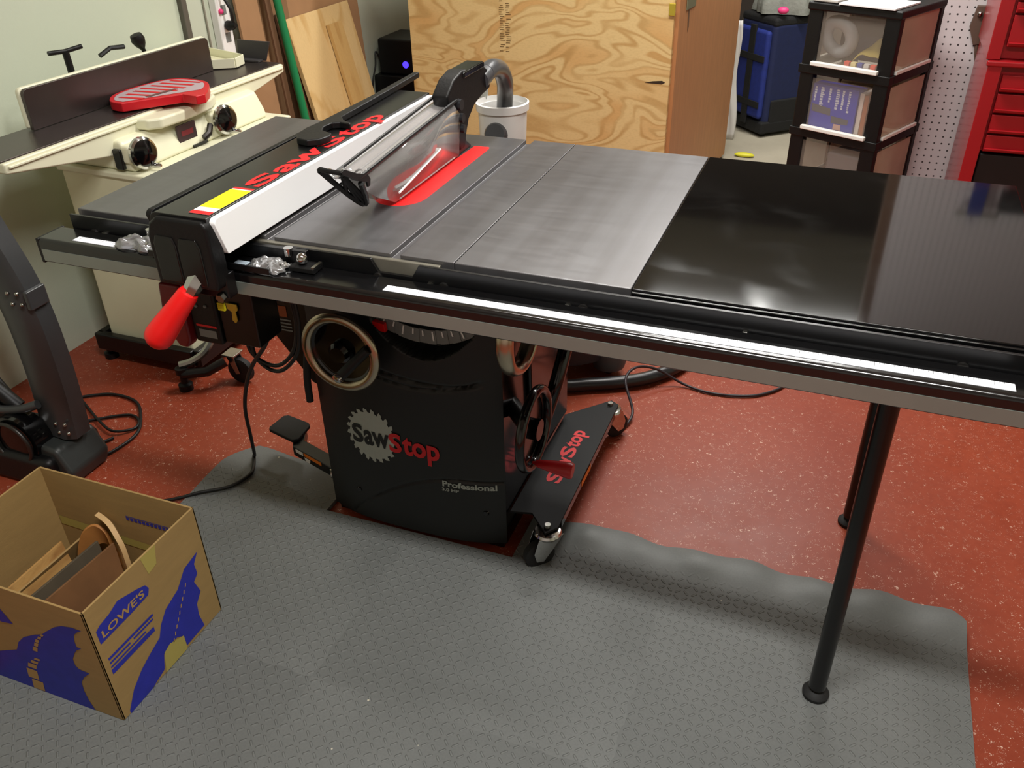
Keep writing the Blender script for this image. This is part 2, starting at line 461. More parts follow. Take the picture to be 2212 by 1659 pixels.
# ------------------------------------------------------------------ room
XL, XR, YF, YB, ZC = -.965, 3.3, -3.4, 4.75, 2.62
def slab(name, lo, hi, m, kind='structure', **k): return B().box(lo, hi).done(name, m, kind=kind, smooth=False, **k)
slab('floor', (XL, YF, -.06), (XR, 2.62, 0), red_epoxy)
slab('floor_rear', (XL, 2.62, -.06), (XR, YB, 0), concrete)
slab('wall_left', (XL - .1, YF, -.06), (XL, YB, ZC), wall_paint)
slab('wall_back', (XL - .1, YB, -.06), (XR + .1, YB + .1, ZC), dark_wall)
slab('wall_right', (XR, YF, -.06), (XR + .1, YB, ZC), wall_paint)
slab('ceiling', (XL - .1, YF - .1, ZC), (XR + .1, YB + .1, ZC + .1), ceiling_white)
# sectional garage door closes the side behind the camera
d = B()
for k in range(5): d.box((XL, YF - .05, k * .53), (XR, YF, k * .53 + .522))
d.done('door_1', door_white, bevel=.006, kind='structure')
slab('wall_front', (XL - .1, YF - .1, -.06), (XR + .1, YF - .06, ZC), wall_paint)
# the stub wall that carries the pegboard, a bare wood stud at its open end
slab('wall_partition', (1.62, 2.445, 0), (XR, 2.55, 2.4), wall_paint)
slab('trim_1', (1.58, 2.43, 0), (1.62, 2.55, 2.4), hardboard)

# ------------------------------------------------------------------ lamps: shop lights under the ceiling
def lamp(x, y, power, lx=1.2, rot=0.0, col=(1.0, .97, .90), z=ZC - .13):
    t = thing('ceiling_light', 'white twin-tube fluorescent shop light under the ceiling', 'light', (x, y, z), rot, 'fluorescent shop lights under the ceiling')
    B().prism([(-.10, .02), (.10, .02), (.055, .10), (-.055, .10)], (-lx / 2 - .03, 0, 0), (0, 1, 0), (0, 0, 1), (lx + .06, 0, 0)).done('housing', door_white, t, local=True)
    L = bpy.data.lights.new('tube_light', 'AREA'); L.shape = 'RECTANGLE'; L.size = lx; L.size_y = .13; L.energy = power; L.color = col
    o = bpy.data.objects.new('tube_light', L); COL.objects.link(o); o.parent = t; o.location = (0, 0, .01)
lamp(1.3, -.68, 58, col=(1.0, .985, .95))
lamp(.8, 1.52, 54, col=(1.0, .98, .925))
lamp(1.15, 3.06, 46, col=(1.0, .985, .95))
w = bpy.data.worlds.new('world'); SC.world = w; w.use_nodes = True
w.node_tree.nodes['Background'].inputs['Color'].default_value = (.02, .02, .02, 1)
SC.view_settings.view_transform = 'Standard'; SC.view_settings.look = 'None'; SC.view_settings.gamma = 1.0
SC.view_settings.use_curve_mapping = False; SC.view_settings.exposure = 0.0
# ------------------------------------------------------------------ table saw
TZ = .864
saw = thing('table_saw', 'black cabinet table saw with steel top and long front rail', 'table saw', (.56, .45, 0))
BX = .572                                                   # blade line
# top: centre casting with two mitre slots and a blade opening, two wings
def slot_profile(x0, x1):
    out = []
    for s in (.437, .692):
        out += [(s, TZ), (s, TZ - .01), (s + .019, TZ - .01), (s + .019, TZ)]
    return [(x0, TZ - .04), (x0, TZ)] + out + [(x1, TZ), (x1, TZ - .04)]
B().prism(slot_profile(.3058, .8118), (0, 0, 0), (1, 0, 0), (0, 0, 1), (0, .686, 0)).done('main_table', cast_iron, saw, bevel=.0012)
for x0, x1 in ((0, .3048), (.8128, 1.1171)):
    B().box((x0, 0, TZ - .04), (x1, .686, TZ)).done('table_wing', cast_iron, saw, bevel=.002)
# cast lugs seen through the notches of the front rail
B().box((.4, -.011, TZ - .045), (.79, -.001, TZ - .006)).done('table_apron', cast_edge, saw, bevel=.002)
# extension table on the right
ext = B().box((1.1185, 0, TZ - .032), (1.722, .686, TZ)).done('extension_table', laminate, saw, bevel=.0015)
B().box((1.1185, -.0065, TZ - .03), (1.722, -.0005, TZ - .003)).done('front_edge_band', black_gloss, ext, bevel=.002)
# angle rail: upright leg with notches at the slots
def notch(x): return [(x - .046, .858), (x - .032, .835), (x + .032, .835), (x + .046, .858)]
B().prism([(-.005, .79), (-.005, .858)] + notch(.4465) + notch(.7085) + [(1.735, .858), (1.735, .79)], (0, -.0185, 0), (1, 0, 0), (0, 0, 1), (0, .006, 0)).done('front_angle_rail', black_paint, saw, bevel=.0008)
bo = [.05, .075, .675, .775, .8, 1.02, 1.045, 1.3, 1.6]
for i, x in enumerate(bo):
    B().cyl((x, -.0185, .826), (x, -.0235, .826), .0085 if i % 2 == 0 else .0062, seg=6 if i % 2 else 20).done('bolt', dark_steel if i % 2 == 0 else bright_steel, saw)
# fence tube with rounded corners
rr = []
for cx, cz, a0 in ((-.0265, .823, 0), (-.0785, .823, 90), (-.0785, .789, 180), (-.0265, .789, 270)):
    for k in range(7):
        a = radians(a0 + 15 * k); rr.append((cx + .008 * cos(a), cz + .008 * sin(a)))
B().prism(rr, (-.032, 0, 0), (0, 1, 0), (0, 0, 1), (1.768, 0, 0)).done('fence_rail', rail_black, saw, ang=20, wn=True)
B().box((-.034, -.0868, .7805), (-.026, -.0178, .8312)).done('rail_end_cap', black_plastic, saw, bevel=.002)
B().box((-.024, -.0879, .7865), (1.734, -.0864, .8105)).done('rail_reflection_strip', mat('reflection_grey', (140, 146, 138), rough=.3, metal=.55, vary=.06, vscale=9), saw, smooth=False)  # grey band modelled in place of a reflection on the glossy tube front
def tape(x0, x1, y0, y1, step):
    t = B().box((x0, y0, .8309), (x1, y1, .8317)).done('measuring_tape', tape_white, saw, smooth=False, label='white measuring tape')
    b = B(); x = x0 + .01; k = 0
    while x < x1 - .004:
        h = .011 if k % 8 == 0 else .007 if k % 4 == 0 else .004
        b.poly([(x, y1 - h), (x + .0005, y1 - h), (x + .0005, y1), (x, y1)], lambda p, q: (p, q, .8319)); x += step; k += 1
    b.done('scale_mark', black_paint, t, smooth=False, normals=False)
tape(.712, 1.662, -.072, -.053, .00635)
tape(.045, .295, -.072, -.053, .00635)

# --- legs of the extension table
for x, y, zf in ((1.528, .046, .0125), (1.565, .612, .0)):
    lg = B().cyl((x, y, zf + .025), (x, y, TZ - .033), .0165).done('leg', black_paint, saw)
    B().lathe([(.025, 0), (.026, .008), (.021, .014), (.012, .018), (.012, .034)], (x, y, zf), seg=24).done('foot', rubber, lg)

# --- cabinet
CXL, CXR, CYF, CYB = .323, .797, .236, .69
CXC, CHW = (CXL + CXR) / 2, (CXR - CXL) / 2
def surf(x):
    u = min(1, abs((x - CXC) / CHW)); return CYF - .034 * (1 - u ** 3.2)
def sstep(a, b, x):
    t = max(0, min(1, (x - a) / (b - a))); return t * t * (3 - 2 * t)
def panel(u, v):
    x = CXL + u * (CXR - CXL); z = .022 + v * (.80 - .022); y = surf(x)
    dx = x - .628
    lo = .527 + 5.2 * dx * dx
    inr = sstep(lo - .004, lo + .006, z) * sstep(.118, .108, abs(dx)) * sstep(.70, .66, z)
    y += .05 * inr
    # two arc-shaped creases below the opening and the seam of the lower cover
    for c, r0, r1 in (((.60, .80), .355, .347), ((.64, 1.02), .56, .55)):
        dist = sqrt((x - c[0]) ** 2 + (z - c[1]) ** 2); e = abs(dist - r0)
        if .50 > z > .36 and .40 < x < .765: y += .006 * max(0, 1 - e / .006) * sstep(.765, .74, x) * sstep(.41, .45, x)
    xs = x - .735
    seam = .207 - (2.0 * max(0, -xs - .02) ** 2.0) * .85
    if z < .25 and seam > .03: y += .005 * max(0, 1 - abs(z - seam) / .0045)
    return (x, y, z)
cab = B()
cab.grid(panel, 110, 190)
body = cab.done('cabinet_front', black_panel, saw, normals=False, ang=60)
b = B()
b.box((CXL, CYF + .002, .02), (CXL + .004, CYB, .822)); b.box((CXL, CYB - .004, .02), (CXR, CYB, .822)); b.box((CXL, CYF + .06, .80), (CXR, CYB, .822))
b.done('cabinet_body', black_paint, saw, bevel=.001)
B().box((CXR - .004, CYF, .02), (CXR, CYB, .822)).done('side_panel', black_gloss, saw, bevel=.001)
B().box((CXL + .004, CYF + .09, .45), (CXR - .004, CYF + .095, .80)).done('inner_panel', black_paint, saw, smooth=False)
B().box((CXL + .01, CYF + .004, .0), (CXR - .01, CYB, .022)).done('plinth', black_paint, saw, smooth=False)
for x, z in ((.418, .108), (.752, .117)):
    B().cyl((x, surf(x) + .002, z), (x, surf(x) - .003, z), .008, .006, seg=18).done('screw', black_gloss, saw)
# bevel scale in the opening
sc = B(); N = 30; ring = []
for i in range(N + 1):
    a = radians(-38 + 76 * i / N); ring.append((.625 + .212 * sin(a), .80 - .212 * cos(a)))
for i in range(N, -1, -1):
    a = radians(-38 + 76 * i / N); ring.append((.625 + .245 * sin(a) * .93, .80 - .245 * cos(a)))
inner = ring[:N + 1]; outer = ring[N + 1:][::-1]
sc.bm.free(); sc.bm = bmesh.new()
for i in range(N):
    sc.face(sc.vs([(p[0], .222, p[1]) for p in (inner[i], inner[i + 1], outer[i + 1], outer[i])]))
scale = sc.done('bevel_scale', grey_ink, saw, solid=.002, smooth=False)
tk = B()
for i in range(11):
    a = radians(-30 + 6 * i); r0, r1 = .214, .214 + (.022 if i % 3 == 0 else .013)
    for r in (0,):
        p = [(.625 + q * sin(a + e), .80 - q * cos(a + e)) for q, e in ((r0, -.008), (r0, .008), (r1, .008), (r1, -.008))]
        tk.poly(p, lambda x, z: (x, .2185, z))
tk.done('tick_mark', white_ink, scale, smooth=False, normals=False)
B().prism([(0, 0), (.03, -.004), (.028, .016), (-.004, .02)], (.512, .205, .577), (1, 0, 0), (0, 0, 1), (0, .012, 0)).done('bevel_pointer', red_plastic, saw, bevel=.001)

# printed emblem: toothed disc, dark and red lettering, grey lettering
def onfront(eps, ox, oz, tilt=0.0):
    c, s_ = cos(tilt), sin(tilt)
    def f(x, y):
        X, Z = ox + x * c - y * s_, oz + x * s_ + y * c
        return (X, surf(X) - eps, Z)
    return f
R0, NT = .0685, 21; disc = []
for k in range(NT):
    a = 2 * pi * k / NT
    for f_, r in ((0, R0), (.10, R0 * 1.075), (.52, R0 * 1.01), (.60, R0 * .89), (.82, R0 * .90)):
        disc.append(((a - f_ * 2 * pi / NT), r))
e = B(); cen = (.476, .287); cpt = e.bm.verts.new(V((cen[0], surf(cen[0]) - .0012, cen[1])))
prev = [e.bm.verts.new(V((cen[0] + r * cos(a) * .95, surf(cen[0] + r * cos(a)) - .0012, cen[1] + r * sin(a) * 1.05))) for a, r in disc]
for i in range(len(prev)): e.face([cpt, prev[i], prev[(i + 1) % len(prev)]])
em = e.done('emblem_disc', silver_ink, body, smooth=False, normals=False)
def word(parts, f, m, parent, gap=.002, bold=.03, local=False):
    x = 0; b = B()
    for t_, w_, h_ in parts:
        b.text(t_, lambda px, py, x=x: f(px + x, py), h=h_, width=w_, bold=bold); x += w_ + gap
    b.done('emblem_text', m, parent, smooth=False, normals=False)
word([('S', .030, .052), ('aw', .068, .059)], onfront(.0022, .423, .262), black_panel, body)
word([('S', .033, .053), ('top', .094, .058)], onfront(.0024, .522, .258), red_ink, body)
B().text('Professional', onfront(.0018, .652, .186), h=.0165, width=.128, bold=.028).done('model_text', silver_ink, body, smooth=False, normals=False)
B().text('3.0 HP', onfront(.0018, .650, .172), h=.009, width=.042, bold=.03).done('model_text', silver_ink, body, smooth=False, normals=False)

# hand wheels: bright rim, dark web, hub, folding crank
def handwheel(name, c, ax, R=.083, fold=True):
    c = V(c); u, w, d = axes(ax)
    h = B().torus(c, ax, R, .0115, seg=48, rs=14, sq=.75).done(name, wheel_metal, saw)
    B().lathe([(R * .95, -.006), (R * .95, 0), (R * .55, -.018), (.026, -.022), (.026, .006), (.018, .014)], c, ax, seg=40).done('hub', black_gloss, h)
    return h, u, w, d
hw, u, w_, d = handwheel('elevation_handwheel', (.461, .148, .540), (0, -1, 0))
B().cyl((.461, .20, .540), (.461, .16, .540), .016).done('shaft', dark_steel, hw)
B().tube([(.535, .137, .566), (.505, .122, .535), (.478, .112, .506)], [.010, .012, .012], seg=12).done('crank_handle', black_plastic, hw)
B().lathe([(.0105, 0), (.0125, .006), (.0115, .012), (.006, .015)], (.476, .112, .506), (-.25, -.9, -.3), seg=18).done('crank_knob', chrome, hw)
# bright ring collar high on the right side and the tilt wheel with its red crank
B().torus((.862, .175, .655), (1, 0, 0), .082, .012, seg=48, rs=14, sq=1.5).done('lock_ring', wheel_metal, saw)
B().lathe([(.03, 0), (.03, .075), (.02, .085)], (CXR, .235, .655), (1, -.3, 0), seg=20).done('lock_ring_shaft', black_gloss, saw)
tw = B().torus((.872, .225, .385), (1, 0, 0), .088, .011, seg=48, rs=14).done('tilt_handwheel', black_gloss, saw)
B().lathe([(.085, -.006), (.085, 0), (.05, -.018), (.024, -.02), (.024, .014)], (.872, .225, .385), (1, 0, 0), seg=40).done('hub', black_gloss, tw)
B().cyl((.79, .30, .385), (.86, .225, .385), .02).done('shaft', black_paint, tw)
B().lathe([(.003, 0), (.004, .006), (.0085, .012), (.0135, .045), (.0175, .075), (.0185, .086), (.0165, .091)], (.877, .2, .314), (1, .03, -.03), seg=24).done('crank_handle', mat('crank_red', (176, 24, 28), rough=.35), tw)
# bulging motor cover on the right side
B().prism([(.40, .16), (.67, .13), (.67, .62), (.60, .70), (.44, .70), (.37, .60)], (CXR, 0, 0), (0, 1, 0), (0, 0, 1), (.012, 0, 0)).done('motor_cover', black_gloss, saw, bevel=.006)
B().tube([(.84, .62, .56), (.865, .50, .50), (.862, .42, .40), (.84, .40, .30)], .017, smooth=8).done('dust_hose_stub', black_gloss, saw)

# motor housing on the left side with its warning label
mc = B().prism([(.198, .60), (.323, .60), (.323, .36), (.30, .37), (.205, .50)], (0, .25, 0), (1, 0, 0), (0, 0, 1), (0, .32, 0)).done('motor_housing', black_paint, saw, bevel=.006)
lb = B(); lb.poly([(.212, .568), (.262, .568), (.262, .54), (.212, .54)], lambda x, z: (x, .2488, z)); lb.done('warning_label', mat('label_orange_dim', (150, 70, 24), rough=.5), mc, smooth=False, normals=False, label='orange warning label')
lb = B()
for k in range(4): lb.poly([(.218, .534 - k * .009), (.27, .534 - k * .009), (.27, .530 - k * .009), (.218, .530 - k * .009)], lambda x, z: (x, .2488, z))
lb.done('label_print', grey_ink, mc, smooth=False, normals=False)
B().tube([(.318, .225, .47), (.308, .222, .40), (.304, .224, .335)], .009, seg=10, smooth=5).done('side_lever', rubber, saw)

# switch box hanging under the rail at the left
sw = B().box((.247, -.03, .625), (.312, .055, .755)).done('switch_box', black_plastic, saw, bevel=.006)
B().box((.312, -.022, .63), (.395, .055, .77)).done('power_box', black_paint, saw, bevel=.004)
B().box((.262, -.026, .75), (.39, .05, .782)).done('switch_bracket', black_paint, saw)
pd = B(); pd.prism([(.196, .752), (.244, .752), (.244, .63), (.232, .612), (.212, .612), (.196, .64), (.190, .70)], (0, -.042, 0), (1, 0, 0), (0, 0, 1), (0, .03, 0))
pd.done('stop_paddle', dark_red, saw, bevel=.006, bseg=3, label='dark red stop paddle')
for x in (.268, .290): B().ball((x, -.031, .708 + (x - .268) * .1), .0035, seg=10).done('indicator', grey_ink, sw)
q = B(); q.poly([(.258, .668), (.306, .668), (.306, .663), (.258, .663)], lambda x, z: (x, -.0308, z)); q.done('red_stripe', red_ink, sw, smooth=False, normals=False)
q = B(); q.poly([(.262, .657), (.303, .657), (.303, .640), (.262, .640)], lambda x, z: (x, -.0308, z)); q.done('toggle_switch', grey_ink, sw, smooth=False, normals=False)
ky = B(); ky.prism([(-.012, .016), (.012, .016), (.013, .004), (.007, -.002), (.008, -.02), (.002, -.026), (-.004, -.02), (-.002, -.002), (-.011, .004)], (.350, -.0245, .708), (1, 0, 0), (0, 0, 1), (0, -.003, 0))
ky.done('key', brass, saw, bevel=.0008, label='yellow switch key')

# power cable of the switch: coil beside the cabinet
B().tube([(.275, .1, .62), (.262, .1, .545), (.29, .1, .512), (.335, .1, .512), (.378, .1, .556), (.396, .1, .62), (.394, .1, .68)], .0045, smooth=8).done('switch_cable', cord_black, saw)
B().tube([(.285, .1, .62), (.272, .1, .535), (.30, .1, .498), (.34, .1, .50), (.385, .1, .55), (.402, .1, .62), (.40, .1, .68)], .0045, smooth=8).done('switch_cable', cord_black, saw)

# red throat plate with a dark slot
tp = []
for k in range(13):
    a = radians(180 + 15 * k); tp.append((.5815 + .0545 * cos(a), .262 + .058 * sin(a)))
for k in range(7):
    a = radians(15 * k); tp.append((.6285 + .0065 * cos(a), .583 + .022 * sin(a)))
tp += [(.595, .603), (.592, .51), (.575, .492), (.527, .492)]
B().prism(tp, (0, 0, TZ - .0035), (1, 0, 0), (0, 1, 0), (0, 0, .0042)).done('throat_plate', red_insert, saw, bevel=.0006)
B().prism([(.527, .494), (.574, .494), (.590, .512), (.593, .60), (.527, .60)], (0, 0, TZ - .003), (1, 0, 0), (0, 1, 0), (0, 0, .0034)).done('blade_cover_plate', mat('plate_grey', (66, 64, 63), rough=.45, metal=.5), saw)
B().box((BX - .004, .23, TZ - .002), (BX + .004, .56, TZ + .0012)).done('blade_slot', black_paint, saw, smooth=False)

# mobile base: slanted side plate with casters, foot pedal on the other side
pl = B().prism([(.800, .25), (.852, .262), (.905, .205), (.926, .235), (.926, .775), (.902, .79), (.800, .68)], (0, 0, .106), (1, 0, 0), (0, 1, 0), (0, 0, .006)).done('base_plate', mat('plate_black', (11, 11, 12), rough=.55, spec=.25), saw, bevel=.001)
B().prism([(.262, 0), (.775, 0), (.775, -.022), (.262, -.022)], (.926, 0, .108), (0, 1, 0), (0, 0, 1), (-.005, 0, 0)).done('base_plate_lip', black_gloss, pl, bevel=.001)
word([('S', .045, .040), ('aw', .062, .044), ('S', .045, .040), ('top', .076, .044)], lambda x, y: (.878 - y * .95, .385 + x, .1126), red_ink, pl)
q = B(); q.poly([(.42, .106), (.50, .106), (.50, .088), (.42, .088)], lambda y, z: (.9268, y, z)); q.done('orange_label', orange_ink, pl, smooth=False, normals=False)
for x, y, a in ((.903, .228, pi + .75), (.905, .765, .9)):
    cs = B().lathe([(.012, 0), (.030, -.002), (.033, -.008), (.030, -.016), (.014, -.018)], (x, y, .105), (0, 0, 1), seg=24).done('caster', chrome, saw)
    Rm = Matrix.Translation(V((x, y, 0))) @ Matrix.Rotation(a, 4, 'Z')
    fk = B()
    for s_ in (-1, 1):
        fk.prism([(-.032, .095), (.030, .095), (.042, .055), (.036, .030), (.018, .026), (-.008, .06)], Rm @ V((0, s_ * .017, 0)), Rm.to_3x3() @ V((1, 0, 0)), (0, 0, 1), Rm.to_3x3() @ V((0, s_ * .003, 0)))
    fk.obox((0, 0, 0), (.05, .04, .004)) if False else None
    fk.box((-.024, -.02, .089), (.022, .02, .093), Rm); fk.done('caster_fork', chrome, cs, bevel=.001)
    p = Rm @ V((.022, -.0125, .038)); p2 = Rm @ V((.022, .0125, .038))
    B().lathe([(.030, 0), (.037, .004), (.037, .021), (.030, .025)], p, p2 - p, seg=32).done('caster_wheel', rubber, cs)
    B().cyl((x, y, .106), (x, y, .120), .009, .007, seg=12).done('caster_nut', bright_steel, cs)
pp = B(); pp.prism([(.070, .335), (.158, .312), (.170, .322), (.166, .388), (.155, .398), (.082, .412), (.070, .404), (.064, .345)], (0, 0, .112), (1, 0, 0), (0, 1, 0), (0, 0, .010))
ped = pp.done('foot_pedal', rubber, saw, bevel=.003)
B().prism([(.13, .36), (.165, .30), (.32, .25), (.32, .29), (.18, .335), (.155, .385)], (0, 0, .082), (1, 0, 0), (0, 1, 0), (0, 0, .03)).done('pedal_bar', black_paint, ped, bevel=.003)
def barface(eps):
    a, b_ = V((.165, .30, .082)), V((.32, .25, .082)); dd = (b_ - a).normalized(); nn = V((dd.y, -dd.x, 0))
    return lambda s_, z: a + dd * s_ + nn * eps + V((0, 0, z))
q = B(); q.poly([(.045, .029), (.115, .029), (.115, .018), (.045, .018)], barface(.0008)); q.done('orange_label', orange_ink, ped, smooth=False, normals=False)
q = B(); q.poly([(.012, .028), (.042, .028), (.042, .017), (.012, .017)], barface(.0008)); q.poly([(.045, .015), (.07, .015), (.066, .003), (.05, .003)], barface(.0008)); q.done('white_label', white_ink, ped, smooth=False, normals=False)
B().cyl((.322, .252, .10), (.312, .245, .10), .012, seg=20).done('pedal_pivot', bright_steel, ped)

# mains lead across the floor
lead = B().tube([(.39, .03, .66), (.34, .06, .585), (.244, .12, .481), (.18, .16, .39), (.125, .2, .284), (.061, .27, .136), (.02, .315, .04), (.003, .331, .0185), (.03, .29, .018), (.042, .256, .018), (.03, .21, .018), (.008, .181, .018), (-.04, .145, .018), (-.078, .118, .012), (-.13, .09, .006), (-.22, .05, .006), (-.32, .02, .006)], .0048, smooth=10)
lead.done('power_cable', cord_black, label='black mains cable looping down from the switch box and across the mat', cat='cable')
# ------------------------------------------------------------------ rip fence
fn = thing('rip_fence', 'black rip fence with white face and red lever locked on the saw rail', 'fence', (.37, -.05, .832))
FT = .942
FX0, FX1 = .305, .424
prof = []
for k in range(6):
    a = radians(180 - 18 * k); prof.append((FX0 + .016 + .016 * cos(a), FT - .016 + .016 * sin(a)))
prof += [(FX1, FT), (FX1, .872), (FX0, .872)]
B().prism(prof, (0, -.128, 0), (1, 0, 0), (0, 0, 1), (0, .862, 0)).done('fence_beam', black_paint, fn, bevel=.0015)
# white face, its lower edge clear of the table
wf = []
for cy, cz, a0 in ((.725, .934, 0), (-.112, .930, 90), (-.100, .875, 180), (.725, .875, 270)):
    for k in range(5):
        a = radians(a0 + 22.5 * k); r = .010 if a0 == 90 else .004
        wf.append((cy + r * cos(a), cz + r * sin(a)))
B().prism(wf, (FX1, 0, 0), (0, 1, 0), (0, 0, 1), (.012, 0, 0)).done('fence_face', hdpe_white, fn, bevel=.001, label='white plastic fence face')
B().prism(wf, (FX0 - .012, 0, 0), (0, 1, 0), (0, 0, 1), (.0115, 0, 0)).done('fence_face', black_plastic, fn, bevel=.001)
# head: cap and T-bracket over the rail
hp = [(.300, .812), (.300, .90), (.308, .925), (.325, .938), (.420, .938), (.428, .93), (.430, .825), (.425, .812)]
B().prism(hp, (0, -.138, 0), (1, 0, 0), (0, 0, 1), (0, .035, 0)).done('fence_head', black_plastic, fn, bevel=.006, bseg=3)
B().prism([(.318, .905), (.352, .905), (.358, .89), (.358, .82), (.312, .82), (.312, .89)], (0, -.1405, 0), (1, 0, 0), (0, 0, 1), (0, .004, 0)).done('head_recess', black_gloss, fn, bevel=.002)
B().prism([(.368, .905), (.402, .905), (.408, .89), (.408, .82), (.362, .82), (.362, .89)], (0, -.1405, 0), (1, 0, 0), (0, 0, 1), (0, .004, 0)).done('head_recess', black_gloss, fn, bevel=.002)
B().box((.325, -.118, .79), (.43, -.092, .835)).done('clamp_plate', black_paint, fn, bevel=.002)
B().prism([(.26, 0), (.51, 0), (.52, -.02), (.50, -.058), (.28, -.058), (.25, -.02)], (0, -.036, .8335), (1, 0, 0), (0, 1, 0), (0, 0, .004)).done('cross_bar', black_paint, fn, bevel=.001) if False else None
B().box((.24, -.088, .8335), (.50, -.084, .845)).done('cross_bar', black_paint, fn, bevel=.001)
B().box((.24, -.03, .8335), (.54, -.0195, .858)).done('cross_bar', black_paint, fn, bevel=.001)
B().box((.412, -.083, .8335), (.438, -.055, .8365)).done('cursor_window', mat('cursor_clear', (150, 162, 172), rough=.15), fn, bevel=.0008)
B().cyl((.505, -.03, .848), (.505, -.03, .862), .0085, seg=20).done('leveling_screw', chrome, fn)
B().cyl((.20, -.03, .846), (.20, -.03, .858), .007, seg=20).done('leveling_screw', chrome, fn)
B().cyl((.417, -.119, .795), (.417, -.128, .793), .009, seg=6).done('clamp_bolt', bright_steel, fn)
# lever
B().tube([(.385, -.125, .833), (.380, -.136, .824), (.369, -.142, .806)], [.017, .016, .014], seg=6).done('lever_joint', chrome, fn)
ax = (V((.298, -.180, .714)) - V((.369, -.143, .808)))
Ln = ax.length
B().lathe([(.012, 0), (.0165, .002), (.0185, .008), (.0205, Ln * .3), (.0250, Ln * .7), (.0264, Ln * .88), (.0240, Ln * .97), (.017, Ln * 1.03), (.008, Ln * 1.06), (.001, Ln * 1.065)], (.369, -.143, .808), ax, seg=32).done('lever_grip', red_plastic, fn, label='red lever grip')
q = B(); q.poly([(.402, .776), (.414, .776), (.414, .766), (.402, .766)], lambda x, z: (x, -.1205, z)); q.box((.401, -.12, .765), (.415, -.115, .78)); q.done('yellow_tag', mat('tag_yellow', (200, 188, 20), rough=.5), fn, smooth=False)
# labels on the top
def ontop(x, y): return (x, y, FT + .0006)
def lab(name, m, pts, dz=0):
    q = B(); q.poly(pts, lambda x, y: (x, y, FT + .0005 + dz)); q.done(name, m, fn, smooth=False, normals=False)
X0, X1 = .377, .420
lab('warning_label', white_ink, [(X0, -.112), (X1, -.112), (X1, .018), (X0, .018)])
lab('label_band', red_ink, [(X0, -.112), (X1, -.112), (X1, -.099), (X0, -.099)], .0004)
lab('label_band', yellow_ink, [(X0, -.082), (X1, -.082), (X1, .006), (X0, .006)], .0004)
lab('label_band', red_ink, [(X0, .011), (X1, .011), (X1, .018), (X0, .018)], .0004)
word([('S', .075, .040), ('aw', .155, .046), ('S', .075, .040), ('top', .165, .046)], lambda x, y: (.420 - y, .03 + x, FT + .0006), red_ink, fn, gap=.006)

# push stick held along the back of the fence
ps = B()
prof = [(.30, 0), (.33, .014), (.36, .018), (.385, .006), (.40, .006), (.44, .016), (.60, .016), (.78, .012), (.80, .002), (.80, -.03), (.42, -.04), (.34, -.03), (.305, -.015)]
ps.prism([(y, z) for y, z in prof], (.333, 0, FT + .003), (0, 1, 0), (0, 0, 1), (.014, 0, 0)) if False else None
hk = [(.404, .305), (.398, .278), (.375, .262), (.348, .268), (.330, .295), (.325, .34), (.330, .40), (.334, .52), (.326, .70), (.320, .86), (.336, .862), (.345, .70), (.352, .52), (.354, .44), (.372, .415), (.398, .402), (.401, .392), (.374, .396), (.360, .388), (.356, .36), (.368, .335), (.398, .322)]
ps = B().prism(hk, (0, 0, FT + .0008), (1, 0, 0), (0, 1, 0), (0, 0, .014))
ps.done('push_stick', black_plastic, bevel=.003, label='black hooked push stick lying along the top of the fence', cat='push stick')

# ------------------------------------------------------------------ blade guard
bg = thing('blade_guard', 'clear plastic blade guard with black frame over the red throat plate', 'blade guard', (.595, .45, TZ))
gx0, gx1 = .551, .593
side = [(.105, .93), (.150, .90), (.214, .8685), (.30, .8675), (.52, .8675), (.535, .955), (.50, .987), (.20, .967), (.11, .956)]
for x in (gx0, gx1):
    s_ = B(); bow = .006 if x == gx1 else -.006
    ctr = V((x + bow, .35, .93))
    c = s_.bm.verts.new(ctr); rg = [s_.bm.verts.new(V((x, y, z))) for y, z in side]
    for i in range(len(rg)): s_.face([c, rg[i], rg[(i + 1) % len(rg)]])
    sh = s_.done('clear_shield', clear_shield, bg, solid=.0025, ang=10)
    xs = x + (.0035 if x == gx1 else -.0035)
    B().tube([(xs, .225, .884), (xs, .42, .912)] if x == gx1 else [(xs, .19, .899), (xs, .42, .95)], .0022, seg=6).done('shield_rib_and_highlight', white_plastic, sh)  # white tube shaped as the lamp highlight on the clear shield
    B().tube([(xs, .225, .872), (xs, .49, .873)], .0014, seg=6).done('shield_rib_and_highlight', clear_shield, sh)
B().tube([(.551, .087, .967), (.551, .30, .983), (.551, .545, 1.001)], .0032, seg=8).done('top_rail', black_plastic, bg)
B().tube([(.593, .089, .958), (.593, .28, .972), (.593, .494, .986), (.588, .54, .985)], .0040, seg=8).done('top_rail', black_plastic, bg)
# clear roof between the rails and the black nose
B().grid(lambda u, v: (.552 + .04 * u, .10 + .42 * v, .964 + .024 * v - .006 * (1 - (2 * u - 1) ** 2)), 6, 20).done('clear_roof', clear_shield, bg, solid=.002)
np_ = [(.028, .988), (.040, .990), (.080, .970), (.116, .957), (.124, .946), (.120, .934), (.112, .934), (.110, .944), (.075, .958), (.045, .976), (.034, .980)]
nose = B()
for x in (.547, .592): nose.prism(np_, (x, 0, 0), (0, 1, 0), (0, 0, 1), (.0045, 0, 0))
nose.tube([(.549, .033, .987), (.5945, .033, .985)], .0045, seg=8)
nz = nose.done('guard_nose', black_plastic, bg, bevel=.001)
rim = [V((.549 + .0455 * t, .036 + .064 * sin(pi * t) + .055 * t, .984 - .072 * sin(pi * t) - .036 * t)) for t in [k / 12 for k in range(13)]]
B().tube(rim, .0055, seg=8).done('nose_rim', black_plastic, nz)
for k in (3, 5, 7, 9): B().tube([(.572, .07, .966), rim[k]], [.005, .0035], seg=8).done('nose_spoke', black_plastic, nz)
